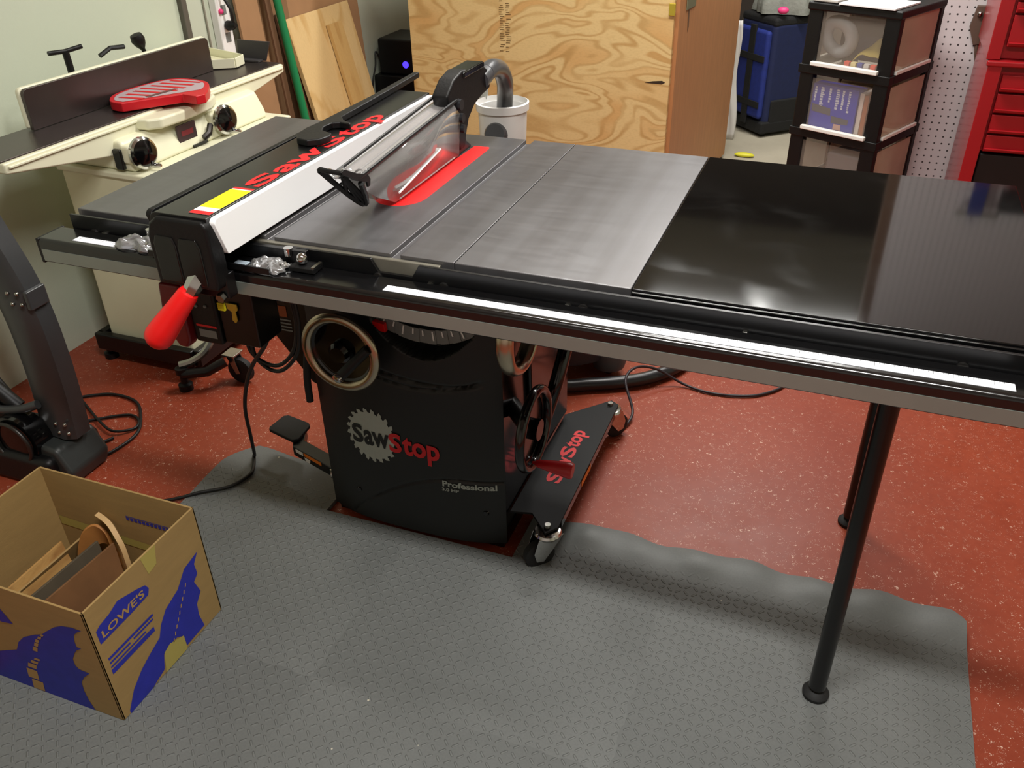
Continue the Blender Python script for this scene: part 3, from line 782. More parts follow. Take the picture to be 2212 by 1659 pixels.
B().grid(lambda u, v: (.551 + .042 * u, .045 + .06 * v, .981 - .012 * v - .008 * sin(pi * u) + .003 * sin(9 * u + 7 * v)), 10, 8).done('nose_window', clear_bag, nz, solid=.0015)
# rear block, port and splitter foot
rb = B(); rb.prism([(.48, 1.004), (.52, 1.030), (.565, 1.040), (.69, 1.022), (.72, 1.005), (.72, .968), (.67, .962), (.625, .952), (.59, .93), (.572, .90), (.562, .872), (.535, .872), (.520, .905), (.515, .945), (.49, .97)], (.553, 0, 0), (0, 1, 0), (0, 0, 1), (.038, 0, 0))
rb.done('rear_block', black_plastic, bg, bevel=.005)
B().box((.549, .565, 1.022), (.595, .68, 1.036)).done('release_latch', black_gloss, bg, bevel=.004)
for z, r in ((.985, .012), (.955, .010), (.93, .009)): B().cyl((.589, .535 + (.985 - z) * .2, z - .01), (.599, .535 + (.985 - z) * .2, z - .01), r, seg=18).done('clamp_knob', dark_hose, bg)
B().prism([(.532, .925), (.56, .925), (.575, .885), (.60, .868), (.60, .8645), (.525, .8645), (.545, .89)], (.560, 0, 0), (0, 1, 0), (0, 0, 1), (.028, 0, 0)).done('splitter_foot', black_paint, bg, bevel=.002)
B().prism([(.543, .93), (.57, .94), (.59, .9), (.575, .87), (.548, .87)], (.5705, 0, 0), (0, 1, 0), (0, 0, 1), (.003, 0, 0)).done('riving_knife', bright_steel, bg)
B().cyl((.577, .69, .99), (.577, .725, .997), .022, .022, seg=24).done('dust_port', grey_hose, bg)

# ------------------------------------------------------------------ hose elbow, bucket, vacuum
B().tube([(.577, .725, .997), (.572, .78, .998), (.564, .85, .978), (.552, .91, .935), (.530, .965, .885), (.515, .995, .835), (.510, 1.0, .80)], .0215, seg=18, smooth=6).done('dust_elbow', grey_hose, label='shiny grey hose elbow running from the blade guard into the white bucket', cat='hose')
bk = thing('bucket', 'small white plastic bucket with grey hose port behind the saw', 'bucket', (.508, 1.0, .585))
B().lathe([(.052, .0), (.058, .01), (.0665, .255), (.072, .256), (.0725, .275), (.068, .277), (.066, .262), (.0635, .262), (.054, .012), (.0, .012)], (.508, 1.0, .585), seg=40, caps=False).done('bucket_body', bucket_white, bk)
B().lathe([(.030, -.02), (.030, .012), (.026, .018), (.0, .018)], (.514, .936, .790), (.1, -1, .35), seg=28).done('hose_port', grey_hose, bk)
fp = B(); fp.prism([(.425, .87), (.452, .89), (.445, .80), (.462, .74), (.452, .74), (.436, .79)], (0, 1.03, 0), (1, 0, 0), (0, 0, 1), (0, .012, 0)); fp.done('side_bracket', mat('bracket_grey', (168, 168, 160), rough=.5), bk, bevel=.002)
vc = thing('shop_vacuum', 'dark grey shop vacuum standing on the red floor behind the saw cabinet', 'vacuum', (.64, 1.17, 0))
B().lathe([(.16, .05), (.19, .07), (.19, .34), (.175, .36)], (.64, 1.17, 0), seg=40).done('drum', mat('vac_drum', (40, 40, 48), rough=.45), vc)
B().lathe([(.195, .36), (.20, .38), (.19, .45), (.15, .53), (.145, .585), (.0, .585)], (.60, 1.12, 0) if False else (.62, 1.14, 0), seg=40).done('motor_head', black_plastic, vc)
for a in (20, 110, 200, 290):
    c = V((.64 + .18 * cos(radians(a - 40)), 1.17 + .18 * sin(radians(a - 40)), 0))
    B().lathe([(.05, .03), (.055, .05), (.045, .12), (.03, .13)], c, seg=20).done('caster_pod', mat('vac_grey', (92, 92, 96), rough=.5) if a == 20 else MATS['vac_grey'], vc)
    B().ball((c.x, c.y, .024), .024).done('caster_wheel', rubber, vc)
B().tube([(.66, .93, .10), (.70, .945, .03), (.78, .985, .0225), (.87, 1.03, .0225), (.95, 1.09, .0225), (1.02, 1.19, .0225), (1.06, 1.35, .0225), (1.02, 1.5, .0225)], .021, seg=16, smooth=8).done('vacuum_hose', dark_hose, label='thick black vacuum hose curving over the red floor under the extension table', cat='hose')
B().tube([(.93, .80, .006), (.945, .88, .02), (.90, .96, .075), (.915, 1.03, .085), (.97, 1.08, .06), (1.05, 1.10, .012), (1.13, 1.085, .006), (1.22, 1.095, .006), (1.29, 1.13, .006), (1.35, 1.21, .006), (1.38, 1.36, .006)], .0042, smooth=8).done('extension_cable', mat('cord_purple', (44, 36, 42), rough=.5), label='thin dark cable draped over the vacuum hose on the red floor', cat='cable')

# ------------------------------------------------------------------ bags of hardware on the rail
def bag(c, sx, sy, sz, label, seed, n):
    r = random.Random(seed)
    t = thing('hardware_bag', label, 'bag', (c[0], c[1], c[2]), 0, 'clear bags of hardware on the saw rail')
    ph = [r.uniform(0, 6) for _ in range(6)]
    def f(u, v):
        x = (u - .5) * sx; y = (v - .5) * sy; e = max(0, (1 - (2 * u - 1) ** 4) * (1 - (2 * v - 1) ** 4))
        z = sz * e * (.62 + .2 * sin(9 * u + ph[0]) * cos(7 * v + ph[1]) + .12 * sin(15 * u + 11 * v + ph[2]) + .05 * sin(31 * v - 23 * u + ph[3]))
        return (c[0] + x + .004 * sin(14 * v + ph[4]), c[1] + y + .004 * sin(12 * u + ph[5]), c[2] + .002 + z)
    B().grid(f, 40, 30).done('bag_film', clear_bag, t, ang=22, solid=.0004)
    for k in range(n):
        a = r.uniform(0, pi); x = c[0] + r.uniform(-.32, .32) * sx; y = c[1] + r.uniform(-.3, .3) * sy; z = c[2] + .006
        d_ = V((cos(a), sin(a), .1)) * .009
        b = B(); b.cyl(V((x, y, z)) - d_, V((x, y, z)) + d_, .0025, seg=8); b.cyl(V((x, y, z)) + d_, V((x, y, z)) + d_ * 1.35, .0055, seg=6)
        b.done('screw', bright_steel, t)
bag((.479, -.057, .8325), .074, .047, .019, 'crumpled clear bag of screws on the rail beside the white fence face', 3, 6)
bag((.190, -.057, .8335), .09, .046, .021, 'crumpled clear bag of screws on the rail near its left end', 8, 5)
ck = thing('mounting_clip', 'small black clip with a shiny knob lying on the rail beside the bag', 'clip', (.545, -.045, .832))
B().box((.522, -.06, .8325), (.572, -.028, .842)).done('clip_body', black_plastic, ck, bevel=.002)
B().ball((.541, -.044, .852), .0105, seg=18).done('clip_knob', chrome, ck)
B().box((.566, -.058, .842), (.572, -.030, .8445)).done('clip_edge', bright_steel, ck)
# ------------------------------------------------------------------ foam floor tiles
TX = [-.07, .558, 1.187, 1.815]; TY = [.365, -.262, -.889]
def teeth(t, s): # interlocking edge
    q = sin(t * 2 * pi / .0785); return s * .004 * max(-1, min(1, q * 3)) * .6
def tile(ix, iy, label):
    x0, x1, y1, y0 = TX[ix], TX[ix + 1], TY[iy], TY[iy + 1]; N = 74
    def f(u, v):
        x, y = x0 + (x1 - x0) * u, y0 + (y1 - y0) * v
        z = .012
        if iy == 0:
            hump = .85 if ix == 0 else 1.0
            z += (.013 + .004 * sin(x * 21) + .003 * sin(x * 47)) * math.exp(-((y - .335) / .045) ** 2) * sstep(.86, .98, x)
            y += (.006 * sin(x * 19 + 1) + .004 * sin(x * 43)) * v ** 6 * sstep(.86, 1.0, x)
        if ix < 2: x += teeth(y, 1) * u ** 30 - .00003 * u
        if ix > 0: x += teeth(y, 1) * (1 - u) ** 30 + .00003 * (1 - u)
        if iy == 0: y += teeth(x, 1) * (1 - v) ** 30 + .00003 * (1 - v)
        else: y += teeth(x, 1) * v ** 30 - .00003 * v
        # rounded outer corners
        if ix == 0 and iy == 0:
            x += .055 * (max(0, v - .86) / .14) ** 2 * (1 - u) ** 8 - .006 * sin(v * 9) * (1 - u) ** 8; y += .018 * math.exp(-((x - .0) / .09) ** 2) * v ** 8
        if ix == 2 and iy == 0:
            du, dv = max(0, u - .96) / .04, max(0, v - .96) / .04
            x -= .008 * du * dv; y -= .008 * du * dv
        return (x, y, z)
    def keep(u, v):
        x, y = x0 + (x1 - x0) * u, y0 + (y1 - y0) * v
        return not (iy == 0 and y > .2 and .310 < x < .822)
    b = B(); b.grid(f, N, N, keep); b.skirt(.0115)
    o = b.done('foam_tile', foam, ang=60, label=label, cat='floor mat', group='interlocking grey foam floor tiles', normals=False, loc=(x0, y0, 0))
    return o
tile(0, 0, 'grey foam tile with a rounded corner beside the foot pedal of the saw')
tile(1, 0, 'grey foam tile under the front caster, its far edge curling up')
tile(2, 0, 'grey foam tile under the front leg of the extension table')
tile(0, 1, 'grey foam tile under the front of the cardboard box')
tile(1, 1, 'grey foam tile in the middle of the front row, nothing on it')
tile(2, 1, 'grey foam tile at the front, next to the red floor')

# ------------------------------------------------------------------ cardboard box
bx0, bx1, by0, by1, bh, bz = -.148, .266, -.480, -.170, .298, .0122
cb = thing('cardboard_box', 'open brown cardboard moving box with blue print, full of wood offcuts', 'box', ((bx0 + bx1) / 2, (by0 + by1) / 2, bz))
th = .0045; zt = bz + bh
B().box((bx0, by0, bz), (bx1, by0 + th, zt)).done('box_panel', cardboard, cb, bevel=.0012)
sd = B().box((bx1 - th, by0, bz), (bx1, by1, zt)).done('box_panel', cardboard, cb, bevel=.0012)
bkp = B().box((bx0, by1 - th, bz), (bx1, by1, zt)).done('box_panel', cardboard, cb, bevel=.0012)
B().box((bx0, by0, bz), (bx0 + th, by1, zt)).done('box_panel', cardboard, cb, bevel=.0012)
B().box((bx0 + th, by0 + th, bz), (bx1 - th, by1 - th, bz + .004)).done('box_bottom', cardboard, cb)
fl = B(); fl.obox((bx0 + .06, (by0 + by1) / 2, bz + .07), (.004, by1 - by0 - .015, .14), Ry(.35)); fl.done('inner_flap', cardboard, cb)
EX = lambda y, z: (bx1 + .0006, y, z); EX2 = lambda y, z: (bx1 + .0011, y, z)
EY = lambda x, z: (x, by0 - .0006, z); EY2 = lambda x, z: (x, by0 - .0011, z)
q = B(); q.poly([(-.467, .251), (-.456, .257), (-.431, .261), (-.405, .271), (-.359, .256), (-.338, .247), (-.332, .234), (-.338, .221), (-.394, .218), (-.467, .218)], EX); lg = q.done('print_logo', blue_ink, sd, smooth=False, normals=False)
B().text("LOWE'S", lambda x, y: EX2(-.458 + x, .2255 + y + x * .02), h=.0175, width=.112, bold=.02).done('print_text', cardboard_ink, lg, smooth=False, normals=False)
for z, y0_, y1_, hh in ((.170, -.464, -.343, .006), (.160, -.464, -.41, .0045), (.160, -.40, -.346, .0045), (.150, -.465, -.37, .004), (.134, -.466, -.350, .012)):
    q = B(); sl = -.02; q.poly([(y0_, z), (y1_, z + sl * (y1_ - y0_)), (y1_, z + hh + sl * (y1_ - y0_)), (y0_, z + hh)], EX)
    q.done('print_line', blue_ink, sd, smooth=False, normals=False)
q = B(); q.poly([(-.462, .0125), (-.462, .021), (-.438, .056), (-.407, .08), (-.379, .093), (-.345, .106), (-.333, .13), (-.31, .153), (-.268, .168), (-.238, .198), (-.193, .207), (-.21, .186), (-.208, .158), (-.223, .147), (-.213, .111), (-.232, .09), (-.235, .06), (-.229, .022), (-.288, .021), (-.288, .051), (-.305, .064), (-.324, .066), (-.348, .059), (-.358, .025), (-.40, .0125)], EX); q.done('print_shape', blue_ink, sd, smooth=False, normals=False)
q = B()
for k in range(9):
    y = -.318 + k * .0085; z = .062 + k * .0118
    q.poly([(y, z), (y + .003, z), (y + .006, z + .008), (y + .003, z + .008)], EX2)
q.done('print_dash', cardboard_ink, sd, smooth=False, normals=False)
q = B(); q.poly([(-.346, .062), (-.327, .069), (-.289, .053), (-.289, .0135), (-.357, .0135), (-.35, .046)], EX2); q.done('tape_strip', masking_tape, sd, smooth=False, normals=False)
q = B(); q.poly([(-.330, zt), (-.288, zt), (-.298, .268), (-.322, .262)], EX); q.done('tape_strip', masking_tape, sd, smooth=False, normals=False)
q = B(); q.poly([(-.12, .0125), (-.10, .06), (-.059, .09), (-.017, .103), (.037, .128), (.053, .156), (.076, .179), (.113, .2), (.133, .208), (.149, .222), (.178, .245), (.199, .256), (.225, .262), (.248, .261), (.236, .254), (.224, .242), (.218, .223), (.217, .206), (.228, .206), (.213, .196), (.204, .184), (.192, .163), (.191, .145), (.197, .136), (.222, .134), (.202, .115), (.188, .094), (.185, .069), (.187, .04), (.194, .0125)], EY)
sh = q.done('print_shape', blue_ink, cb, smooth=False, normals=False)
q = B()
for (x, z, w_, h_) in ((.035, .014, .030, .030), (.035, .048, .028, .030), (.048, .084, .022, .014), (.062, .102, .018, .009), (.076, .116, .014, .007), (.086, .146, .012, .014), (.096, .163, .010, .012), (.104, .177, .009, .010), (.115, .190, .008, .009), (.126, .202, .007, .007)):
    q.poly([(x, z), (x + w_, z), (x + w_ + .006, z + h_), (x + .006, z + h_)], EY2)
q.done('print_dash', cardboard_ink, sh, smooth=False, normals=False)
q = B(); q.poly([(.0, .285), (.03, .272), (.062, .21), (.03, .205), (-.02, .235), (-.03, .27)], EY); q.done('print_shape', blue_ink, cb, smooth=False, normals=False)
# writing on the inside of the back wall
q = B()
for k in range(16):
    x = .07 + k * .0108; q.poly([(x, .222), (x + .008, .222), (x + .008, .230), (x, .230)], lambda X, z: (X, by1 - th - .0008, z))
q.poly([(.07, .232), (.245, .232), (.245, .234), (.07, .234)], lambda X, z: (X, by1 - th - .0008, z)); q.done('inside_print', blue_ink, bkp, smooth=False, normals=False)
q = B(); q.poly([(-.14, .175), (.245, .155), (.245, .135), (-.14, .150)], lambda X, z: (X, by1 - th - .0008, z)); q.done('tape_strip', masking_tape, bkp, smooth=False, normals=False)

# offcuts in the box
G = 'wood offcuts in the cardboard box'
def board(pts, thick, label, m):
    """flat offcut: four corners (bottom front, bottom back, top back, top front) and a thickness across"""
    b = B(); p = [V(q_) for q_ in pts]; n_ = (p[1] - p[0]).cross(p[3] - p[0]).normalized() * thick
    b.prism([(0, 0)], (0, 0, 0), (1, 0, 0), (0, 1, 0), (0, 0, 1)) if False else None
    a = b.vs(p); c = b.vs([q_ + n_ for q_ in p]); b.face(a[::-1]); b.face(c)
    for k in range(4): b.face([a[k], a[(k + 1) % 4], c[(k + 1) % 4], c[k]])
    b.done('wood_offcut', m, bevel=.0008, label=label, cat='wood offcut', group=G)
zb_ = bz + .0045
board([(-.035, -.46, zb_), (-.035, -.25, zb_), (-.082, -.235, .165), (-.075, -.43, .165)], .006, 'thin pale board offcut leaning first in the box, beside the bare cardboard wall', scrap_wood)
board([(.035, -.465, zb_), (.035, -.23, zb_), (.004, -.215, .175), (-.004, -.42, .175)], .007, 'board offcut with a dark grey face standing second in the box', mat('scrap_grey', (86, 76, 60), rough=.7, vary=.15, vscale=15))
board([(.075, -.465, zb_), (.075, -.235, zb_), (.040, -.205, .172), (.030, -.42, .172)], .006, 'brown board offcut standing third in the box, against the dark one', scrap_dark)
board([(.15, -.46, zb_), (.15, -.30, zb_), (.118, -.285, .145), (.105, -.40, .135)], .006, 'low reddish board offcut fourth in the box, near the printed side', scrap_dark)
def arc(c, R, a0, a1, h, wd, lean, label, m, dirv=(.2, .98)):
    b = B(); n = 16; d_ = V((dirv[0], dirv[1], 0)).normalized(); s_ = V((d_.y, -d_.x, 0))
    def pt(r, a, t): return V(c) + d_ * (r * cos(a)) + V((0, 0, r * sin(a))) + s_ * (t + lean * sin(a) * r)
    pr = [[b.bm.verts.new(pt(r, a0 + (a1 - a0) * i / n, t)) for r, t in ((R, 0), (R + h, 0), (R + h, wd), (R, wd))] for i in range(n + 1)]
    for p, q_ in zip(pr, pr[1:]):
        for k in range(4): b.face([p[k], p[(k + 1) % 4], q_[(k + 1) % 4], q_[k]])
    b.face(pr[0][::-1]); b.face(pr[-1]); b.done('wood_offcut', m, bevel=.0006, label=label, cat='wood offcut', group=G)
def ribbon(pts, wv, th, label, m):
    p = crom([V(q_) for q_ in pts], 5); wv = V(wv); b = B(); rings = []
    for k, c in enumerate(p):
        t = (p[min(k + 1, len(p) - 1)] - p[max(k - 1, 0)]).normalized(); n_ = t.cross(wv).normalized() * th
        rings.append(b.vs([c, c + wv, c + wv + n_, c + n_]))
    for a, c in zip(rings, rings[1:]):
        for k in range(4): b.face([a[k], a[(k + 1) % 4], c[(k + 1) % 4], c[k]])
    b.face(rings[0][::-1]); b.face(rings[-1]); b.done('wood_offcut', m, bevel=.0006, label=label, cat='wood offcut', group=G)
ribbon([(-.004, -.186, .213), (.030, -.193, .204), (.056, -.206, .178), (.062, -.212, .14), (.060, -.212, .095), (.060, -.210, .05), (.060, -.208, .0205)], (.004, .010, .004), .016, 'pale curved offcut rising highest, against the inside print of the box', scrap_edge)
ribbon([(-.062, -.228, .10), (-.05, -.222, .145), (-.034, -.212, .182), (-.012, -.197, .198), (.012, -.194, .180), (.022, -.200, .13)], (.004, .006, -.055), .007, 'wide orange brown curved offcut behind the pale curved one', mat('scrap_orange', (176, 118, 60), rough=.6, vary=.12, vscale=14))
arc((.115, -.34, .025), .085, .2, 1.5, .022, .010, .2, 'low curved offcut between the brown board and the printed side of the box', scrap_wood, (.5, .86))
board([(.125, -.28, zb_ + .09), (.165, -.20, zb_ + .09), (.205, -.225, .155), (.165, -.30, .155)], .005, 'small light chip of wood lying high against the printed side of the box', scrap_edge)
board([(.13, -.455, .10), (.165, -.33, .125), (.172, -.335, .132), (.137, -.46, .107)], .008, 'splintered strip of wood in the front corner of the box', scrap_edge)
board([(.075, -.45, .12), (.10, -.40, .135), (.107, -.405, .14), (.082, -.455, .125)], .007, 'short pale splinter beside the third board in the box', scrap_edge)

# ------------------------------------------------------------------ dark machine at the left edge
dm = thing('floor_machine', 'dark grey machine with a bolted leaning column and black base by the wall', 'machine', (-.50, .13, 0))
cp = [(-.545, .155, .80), (-.512, .155, .70), (-.463, .152, .58), (-.442, .15, .48), (-.438, .15, .37), (-.440, .148, .25), (-.448, .145, .13)]
cp = crom([V(p) for p in cp], 6)
def rect_sweep(b, pts, wx, wy):
    rings = []
    for i, p in enumerate(pts):
        t = (pts[min(i + 1, len(pts) - 1)] - pts[max(i - 1, 0)]).normalized(); u = V((0, 1, 0)).cross(t).normalized(); v = V((0, 1, 0))
        rings.append(b.vs([p + u * wx * a + v * wy * c for a, c in ((1, .6), (.6, 1), (-.6, 1), (-1, .6), (-1, -.6), (-.6, -1), (.6, -1), (1, -.6))]))
    for a, c in zip(rings, rings[1:]):
        for k in range(8): b.face([a[k], a[(k + 1) % 8], c[(k + 1) % 8], c[k]])
    b.face(rings[0][::-1]); b.face(rings[-1])
b = B(); rect_sweep(b, cp, .060, .04); col_ = b.done('column', grey_tube, dm)
def bolts(c, du, dv, s1=.016, s2=.014):
    for a in (-1, 1):
        for e_ in (-1, 1): B().ball(V(c) + V(du) * a * s1 + V(dv) * e_ * s2, .0052, seg=12).done('bolt', bright_steel, col_)
bolts((-.415, .108, .545), (1, 0, .1), (-.2, 0, 1)); bolts((-.41, .105, .165), (1, 0, .1), (-.1, 0, 1))
B().box((-.39, .112, .515), (-.376, .17, .565)).done('side_plate', grey_tube, dm, bevel=.004)
B().tube([(-.50, .108, .62), (-.475, .104, .615), (-.47, .108, .60)], .006, seg=8).done('spring_clip', chrome, dm)
B().box((-.80, .03, .0), (-.415, .22, .10)).done('base', black_plastic, dm, bevel=.02, bseg=3)
B().prism([(-.50, 0), (-.395, 0), (-.375, .05), (-.41, .12), (-.48, .13)], (0, .06, .0), (1, 0, 0), (0, 0, 1), (0, .14, 0)).done('base_foot', mat('foot_dark', (44, 47, 46), rough=.45), dm, bevel=.012, bseg=3)
B().lathe([(.04, 0), (.075, .006), (.075, .06), (.04, .066)], (-.53, .045, .13), (0, 1, 0), seg=36).done('flywheel', black_gloss, dm)
B().torus((-.53, .04, .13), (0, 1, 0), .062, .006).done('flywheel_ring', dark_steel, dm)
B().tube([(-.75, .09, .25), (-.62, .08, .205), (-.52, .085, .215), (-.46, .10, .235)], .012, smooth=6).done('frame_tube', grey_tube, dm)
B().tube([(-.80, .10, .38), (-.66, .10, .30), (-.55, .11, .20)], .02, smooth=6).done('frame_tube', black_plastic, dm)
B().prism([(-.80, .10), (-.80, .27), (-.64, .27), (-.56, .15), (-.56, .10)], (0, .09, 0), (1, 0, 0), (0, 0, 1), (0, .06, 0)).done('housing', black_plastic, dm, bevel=.01)
B().tube([(-.40, .20, .05), (-.55, .27, .02), (-.66, .33, .006), (-.713, .40, .006), (-.66, .45, .006), (-.60, .468, .006), (-.52, .455, .006), (-.455, .40, .006), (-.40, .32, .006), (-.405, .225, .006), (-.43, .20, .006), (-.47, .22, .006), (-.45, .28, .006)], .0045, smooth=8).done('power_cable', cord_black, label='loop of thin black cable on the red floor beside the grey machine', cat='cable')
B().tube([(-.44, .235, .006), (-.53, .27, .006), (-.60, .30, .006), (-.56, .345, .006), (-.49, .39, .006), (-.44, .375, .006), (-.425, .335, .007), (-.47, .30, .012), (-.55, .33, .012), (-.64, .38, .006), (-.70, .41, .012)], .0042, smooth=8).done('power_cable', cord_black, label='inner figure-eight of thin black cable on the red floor by the grey machine', cat='cable')
# ------------------------------------------------------------------ jointer (own axes: x across, y along the bed, origin under the bed's outer edge)
jt = thing('jointer', 'cream coloured jointer with long dark bed and chrome handwheels along the white wall', 'jointer', (-.541, .90, 0), radians(-2.45))
J = dict(local=True)
JZ = .80
B().box((-.232, -.245, .085), (.112, .42, .655)).done('stand', cream, jt, bevel=.012, bseg=3, **J)
B().box((-.240, -.252, .648), (.120, .43, .668)).done('stand_top', cream_light, jt, bevel=.006, **J)
B().prism([(-.215, .668), (.06, .668), (.05, .70), (.022, .755), (-.19, .765), (-.20, .70)], (0, -.235, 0), (1, 0, 0), (0, 0, 1), (0, .62, 0)).done('bed_casting', cream_light, jt, bevel=.012, bseg=3, **J)
B().box((.02, -.24, .69), (.056, -.16, .745)).done('wheel_boss', cream_light, jt, bevel=.01, **J)
B().box((.02, .115, .69), (.056, .20, .745)).done('wheel_boss', cream_light, jt, bevel=.01, **J)
B().box((.045, -.035, .678), (.0512, .045, .746)).done('name_plate', jointer_label, jt, bevel=.001, **J)
npl = B(); npl.box((.0510, -.02, .712), (.0518, .03, .727)); npl.done('plate_print', mat('plate_red', (120, 40, 46), rough=.5), jt, smooth=False, **J)
B().box((.052, .01, .655 + .016), (.0615, .075, .678)).done('vent_slot', black_paint, jt, **J)
B().box((.0, -.248, .676), (.03, -.235, .735)).done('dark_port', black_paint, jt, bevel=.004, **J)
def bed(y0, y1, mid):
    s_ = 1 if mid > 0 else -1
    a, b_ = (y0, y1)
    if mid < 0: poly = [(y0, JZ - .004), (y1, JZ - .004), (y1, JZ - .10), (y1 - .12, JZ - .105), (y0, JZ - .032)]
    else: poly = [(y0, JZ - .004), (y1, JZ - .004), (y1, JZ - .032), (y0 + .14, JZ - .10), (y0, JZ - .105)]
    t = B().prism(poly, (-.205, 0, 0), (0, 1, 0), (0, 0, 1), (.205, 0, 0)).done('bed_body', cream_light, jt, bevel=.006, **J)
    B().box((-.20, y0 + .004, JZ - .006), (-.012, y1 - .004, JZ)).done('bed_surface', dark_iron, jt, bevel=.001, **J)
    B().box((-.004, y0 + .01, JZ - .02), (.006, y1 - .01, JZ - .012)).done('bed_rim', cream_light, t, bevel=.003, **J)
bed(-.585, -.015, -1); bed(.035, .585, 1)
lip = []
for p in ((-.02, -.14), (.035, -.13), (.062, -.10), (.068, -.02), (.06, .12), (.03, .18), (-.02, .19)): lip.append(p)
B().prism(lip, (0, 0, JZ - .042), (1, 0, 0), (0, 1, 0), (0, 0, .032)).done('rabbet_ledge', cream_light, jt, bevel=.008, bseg=3, **J)
B().cyl((-.195, .01, JZ - .03), (-.02, .01, JZ - .03), .03, seg=24).done('cutterhead', dark_steel, jt, **J)
fpz = []
for cy, cz, a0 in ((.385, .895, 0), (-.335, .895, 90)):
    for k in range(5): a = radians(a0 + 22.5 * k); fpz.append((cy + .015 * cos(a), cz + .015 * sin(a)))
fpz += [(-.35, JZ + .001), (.40, JZ + .001)]
B().prism(fpz, (-.166, 0, 0), (0, 1, 0), (0, 0, 1), (.012, 0, 0)).done('fence_plate', dark_iron, jt, bevel=.001, **J)
fb = B(); fb.prism([(y * 1.012, z + .004) for y, z in fpz], (-.182, 0, 0), (0, 1, 0), (0, 0, 1), (.0155, 0, 0)); fb.box((-.26, -.17, JZ + .02), (-.18, .16, JZ + .085))
fb.box((-.205, -.33, JZ + .01), (-.182, -.15, JZ + .085)); fb.done('fence_body', cream_light, jt, bevel=.006, **J)
th_ = B(); th_.cyl((-.20, -.135, JZ + .07), (-.20, -.138, JZ + .165), .010, seg=14); th_.tube([(-.215, -.185, .968), (-.20, -.138, .966), (-.185, -.09, .972)], .0065, seg=10); th_.done('t_handle', black_plastic, jt, **J)
B().lathe([(.006, 0), (.007, .03), (.017, .045), (.022, .06), (.018, .076), (.0, .08)], (-.19, .155, JZ + .09), (-.1, -.3, 1), seg=20).done('fence_knob', black_plastic, jt, **J)
B().tube([(-.20, -.02, .93), (-.195, .02, .945), (-.19, .07, .94)], .007, seg=8).done('fence_lever', black_plastic, jt, **J)
for y in (-.205, .155):
    h = B().lathe([(.012, -.03), (.014, 0), (.040, .004), (.046, .010), (.045, .018), (.034, .023), (.022, .030), (.014, .034), (.0, .036)], (.062, y, .719), (1, -.12, .1), seg=36).done('handwheel', chrome, jt, **J)
    B().lathe([(.0, .021), (.038, .020), (.036, .024), (.02, .031), (0, .035)], (.064, y, .719), (1, -.12, .1), seg=36).done('wheel_face', black_gloss, h, **J)
    B().lathe([(.005, 0), (.007, .01), (.0065, .03), (.004, .036)], (.078, y + .008, .682), (1, .3, 0), seg=14).done('wheel_handle', chrome, h, **J)
B().tube([(.058, .10, .715), (.075, .07, .70), (.07, .05, .69)], .010, seg=8).done('lock_lever', dark_steel, jt, **J)
# red porkchop guard over the knives
gp = [(-.045, -.135), (-.10, -.125), (-.15, -.06), (-.158, .04), (-.14, .14), (-.10, .185), (-.02, .19), (.04, .165), (.105, .085), (.13, .04), (.118, .012), (.06, .018), (.015, -.045)]
gp = [(p.x, p.y) for p in crom([V((a, b_, 0)) for a, b_ in gp[:9]], 5)] + gp[9:]
gd = B().prism([(a * .95 - .004, b_ * .95) for a, b_ in gp], (0, 0, JZ + .004), (1, 0, 0), (0, 1, 0), (0, 0, .026)).done('cutterhead_guard', mat('guard_red', (196, 22, 34), rough=.4), jt, bevel=.003, **J)
st = B()
gl = [(-.055, -.12), (-.10, -.11), (-.14, -.05), (-.146, .04), (-.13, .13), (-.09, .17), (-.02, .174), (.03, .15), (.07, .09), (.05, .05), (.0, -.03)]
gl = [(p.x * .95, p.y * .95) for p in crom([V((a, b_, 0)) for a, b_ in gl + gl[:1]], 5)][:-1]
st.poly(gl, lambda x, y: (x, y, JZ + .0306)); st.done('guard_decal', mat('decal_grey', (178, 160, 164), rough=.5), gd, smooth=False, normals=False, **J)
st = B()
for k in range(7):
    y = -.085 + k * .036; st.poly([(-.10 - .02 * (1 - abs(k - 3) / 3), y), (-.02 + .03 * (k > 2), y + .012), (-.02 + .03 * (k > 2), y + .026), (-.10 - .02 * (1 - abs(k - 3) / 3), y + .013)], lambda x, y_: (x, y_, JZ + .0312))
st.done('guard_stripe', red_ink, gd, smooth=False, normals=False, **J)
st = B(); st.poly([(-.03, -.05), (-.015, -.05), (.0, .06), (-.015, .06)], lambda x, y_: (x, y_, JZ + .0318)); st.done('guard_slot', mat('slot_brown', (110, 70, 66), rough=.5), gd, smooth=False, normals=False, **J)

# rolling base under the jointer
mb = thing('mobile_base', 'black rolling base with a caster under the cream jointer stand', 'mobile base', (-.62, .95, 0))
fr = B(); fr.box((-.815, .628, .045), (-.425, .655, .105)); fr.box((-.815, 1.36, .045), (-.385, 1.385, .105)); fr.box((-.815, .64, .045), (-.79, 1.38, .105)); fr.box((-.43, .64, .045), (-.405, 1.38, .105)); fr.box((-.80, .65, .055), (-.41, 1.37, .075))
fr.done('base_frame', black_paint, mb, bevel=.005)
B().tube([(-.42, .57, .06), (-.35, .60, .065), (-.31, .645, .085)], .016, seg=10).done('outrigger', black_paint, mb)
B().lathe([(.022, 0), (.022, .02), (.012, .025), (.012, .055), (.02, .06), (.02, .08)], (-.425, .575, .0), seg=18).done('leveling_foot', black_plastic, mb)
B().lathe([(.022, 0), (.022, .02), (.012, .025), (.012, .05)], (-.80, .66, .0), seg=18).done('leveling_foot', black_plastic, mb)
B().lathe([(.022, 0), (.022, .02), (.012, .025), (.012, .05)], (-.80, 1.35, .0), seg=18).done('leveling_foot', black_plastic, mb)
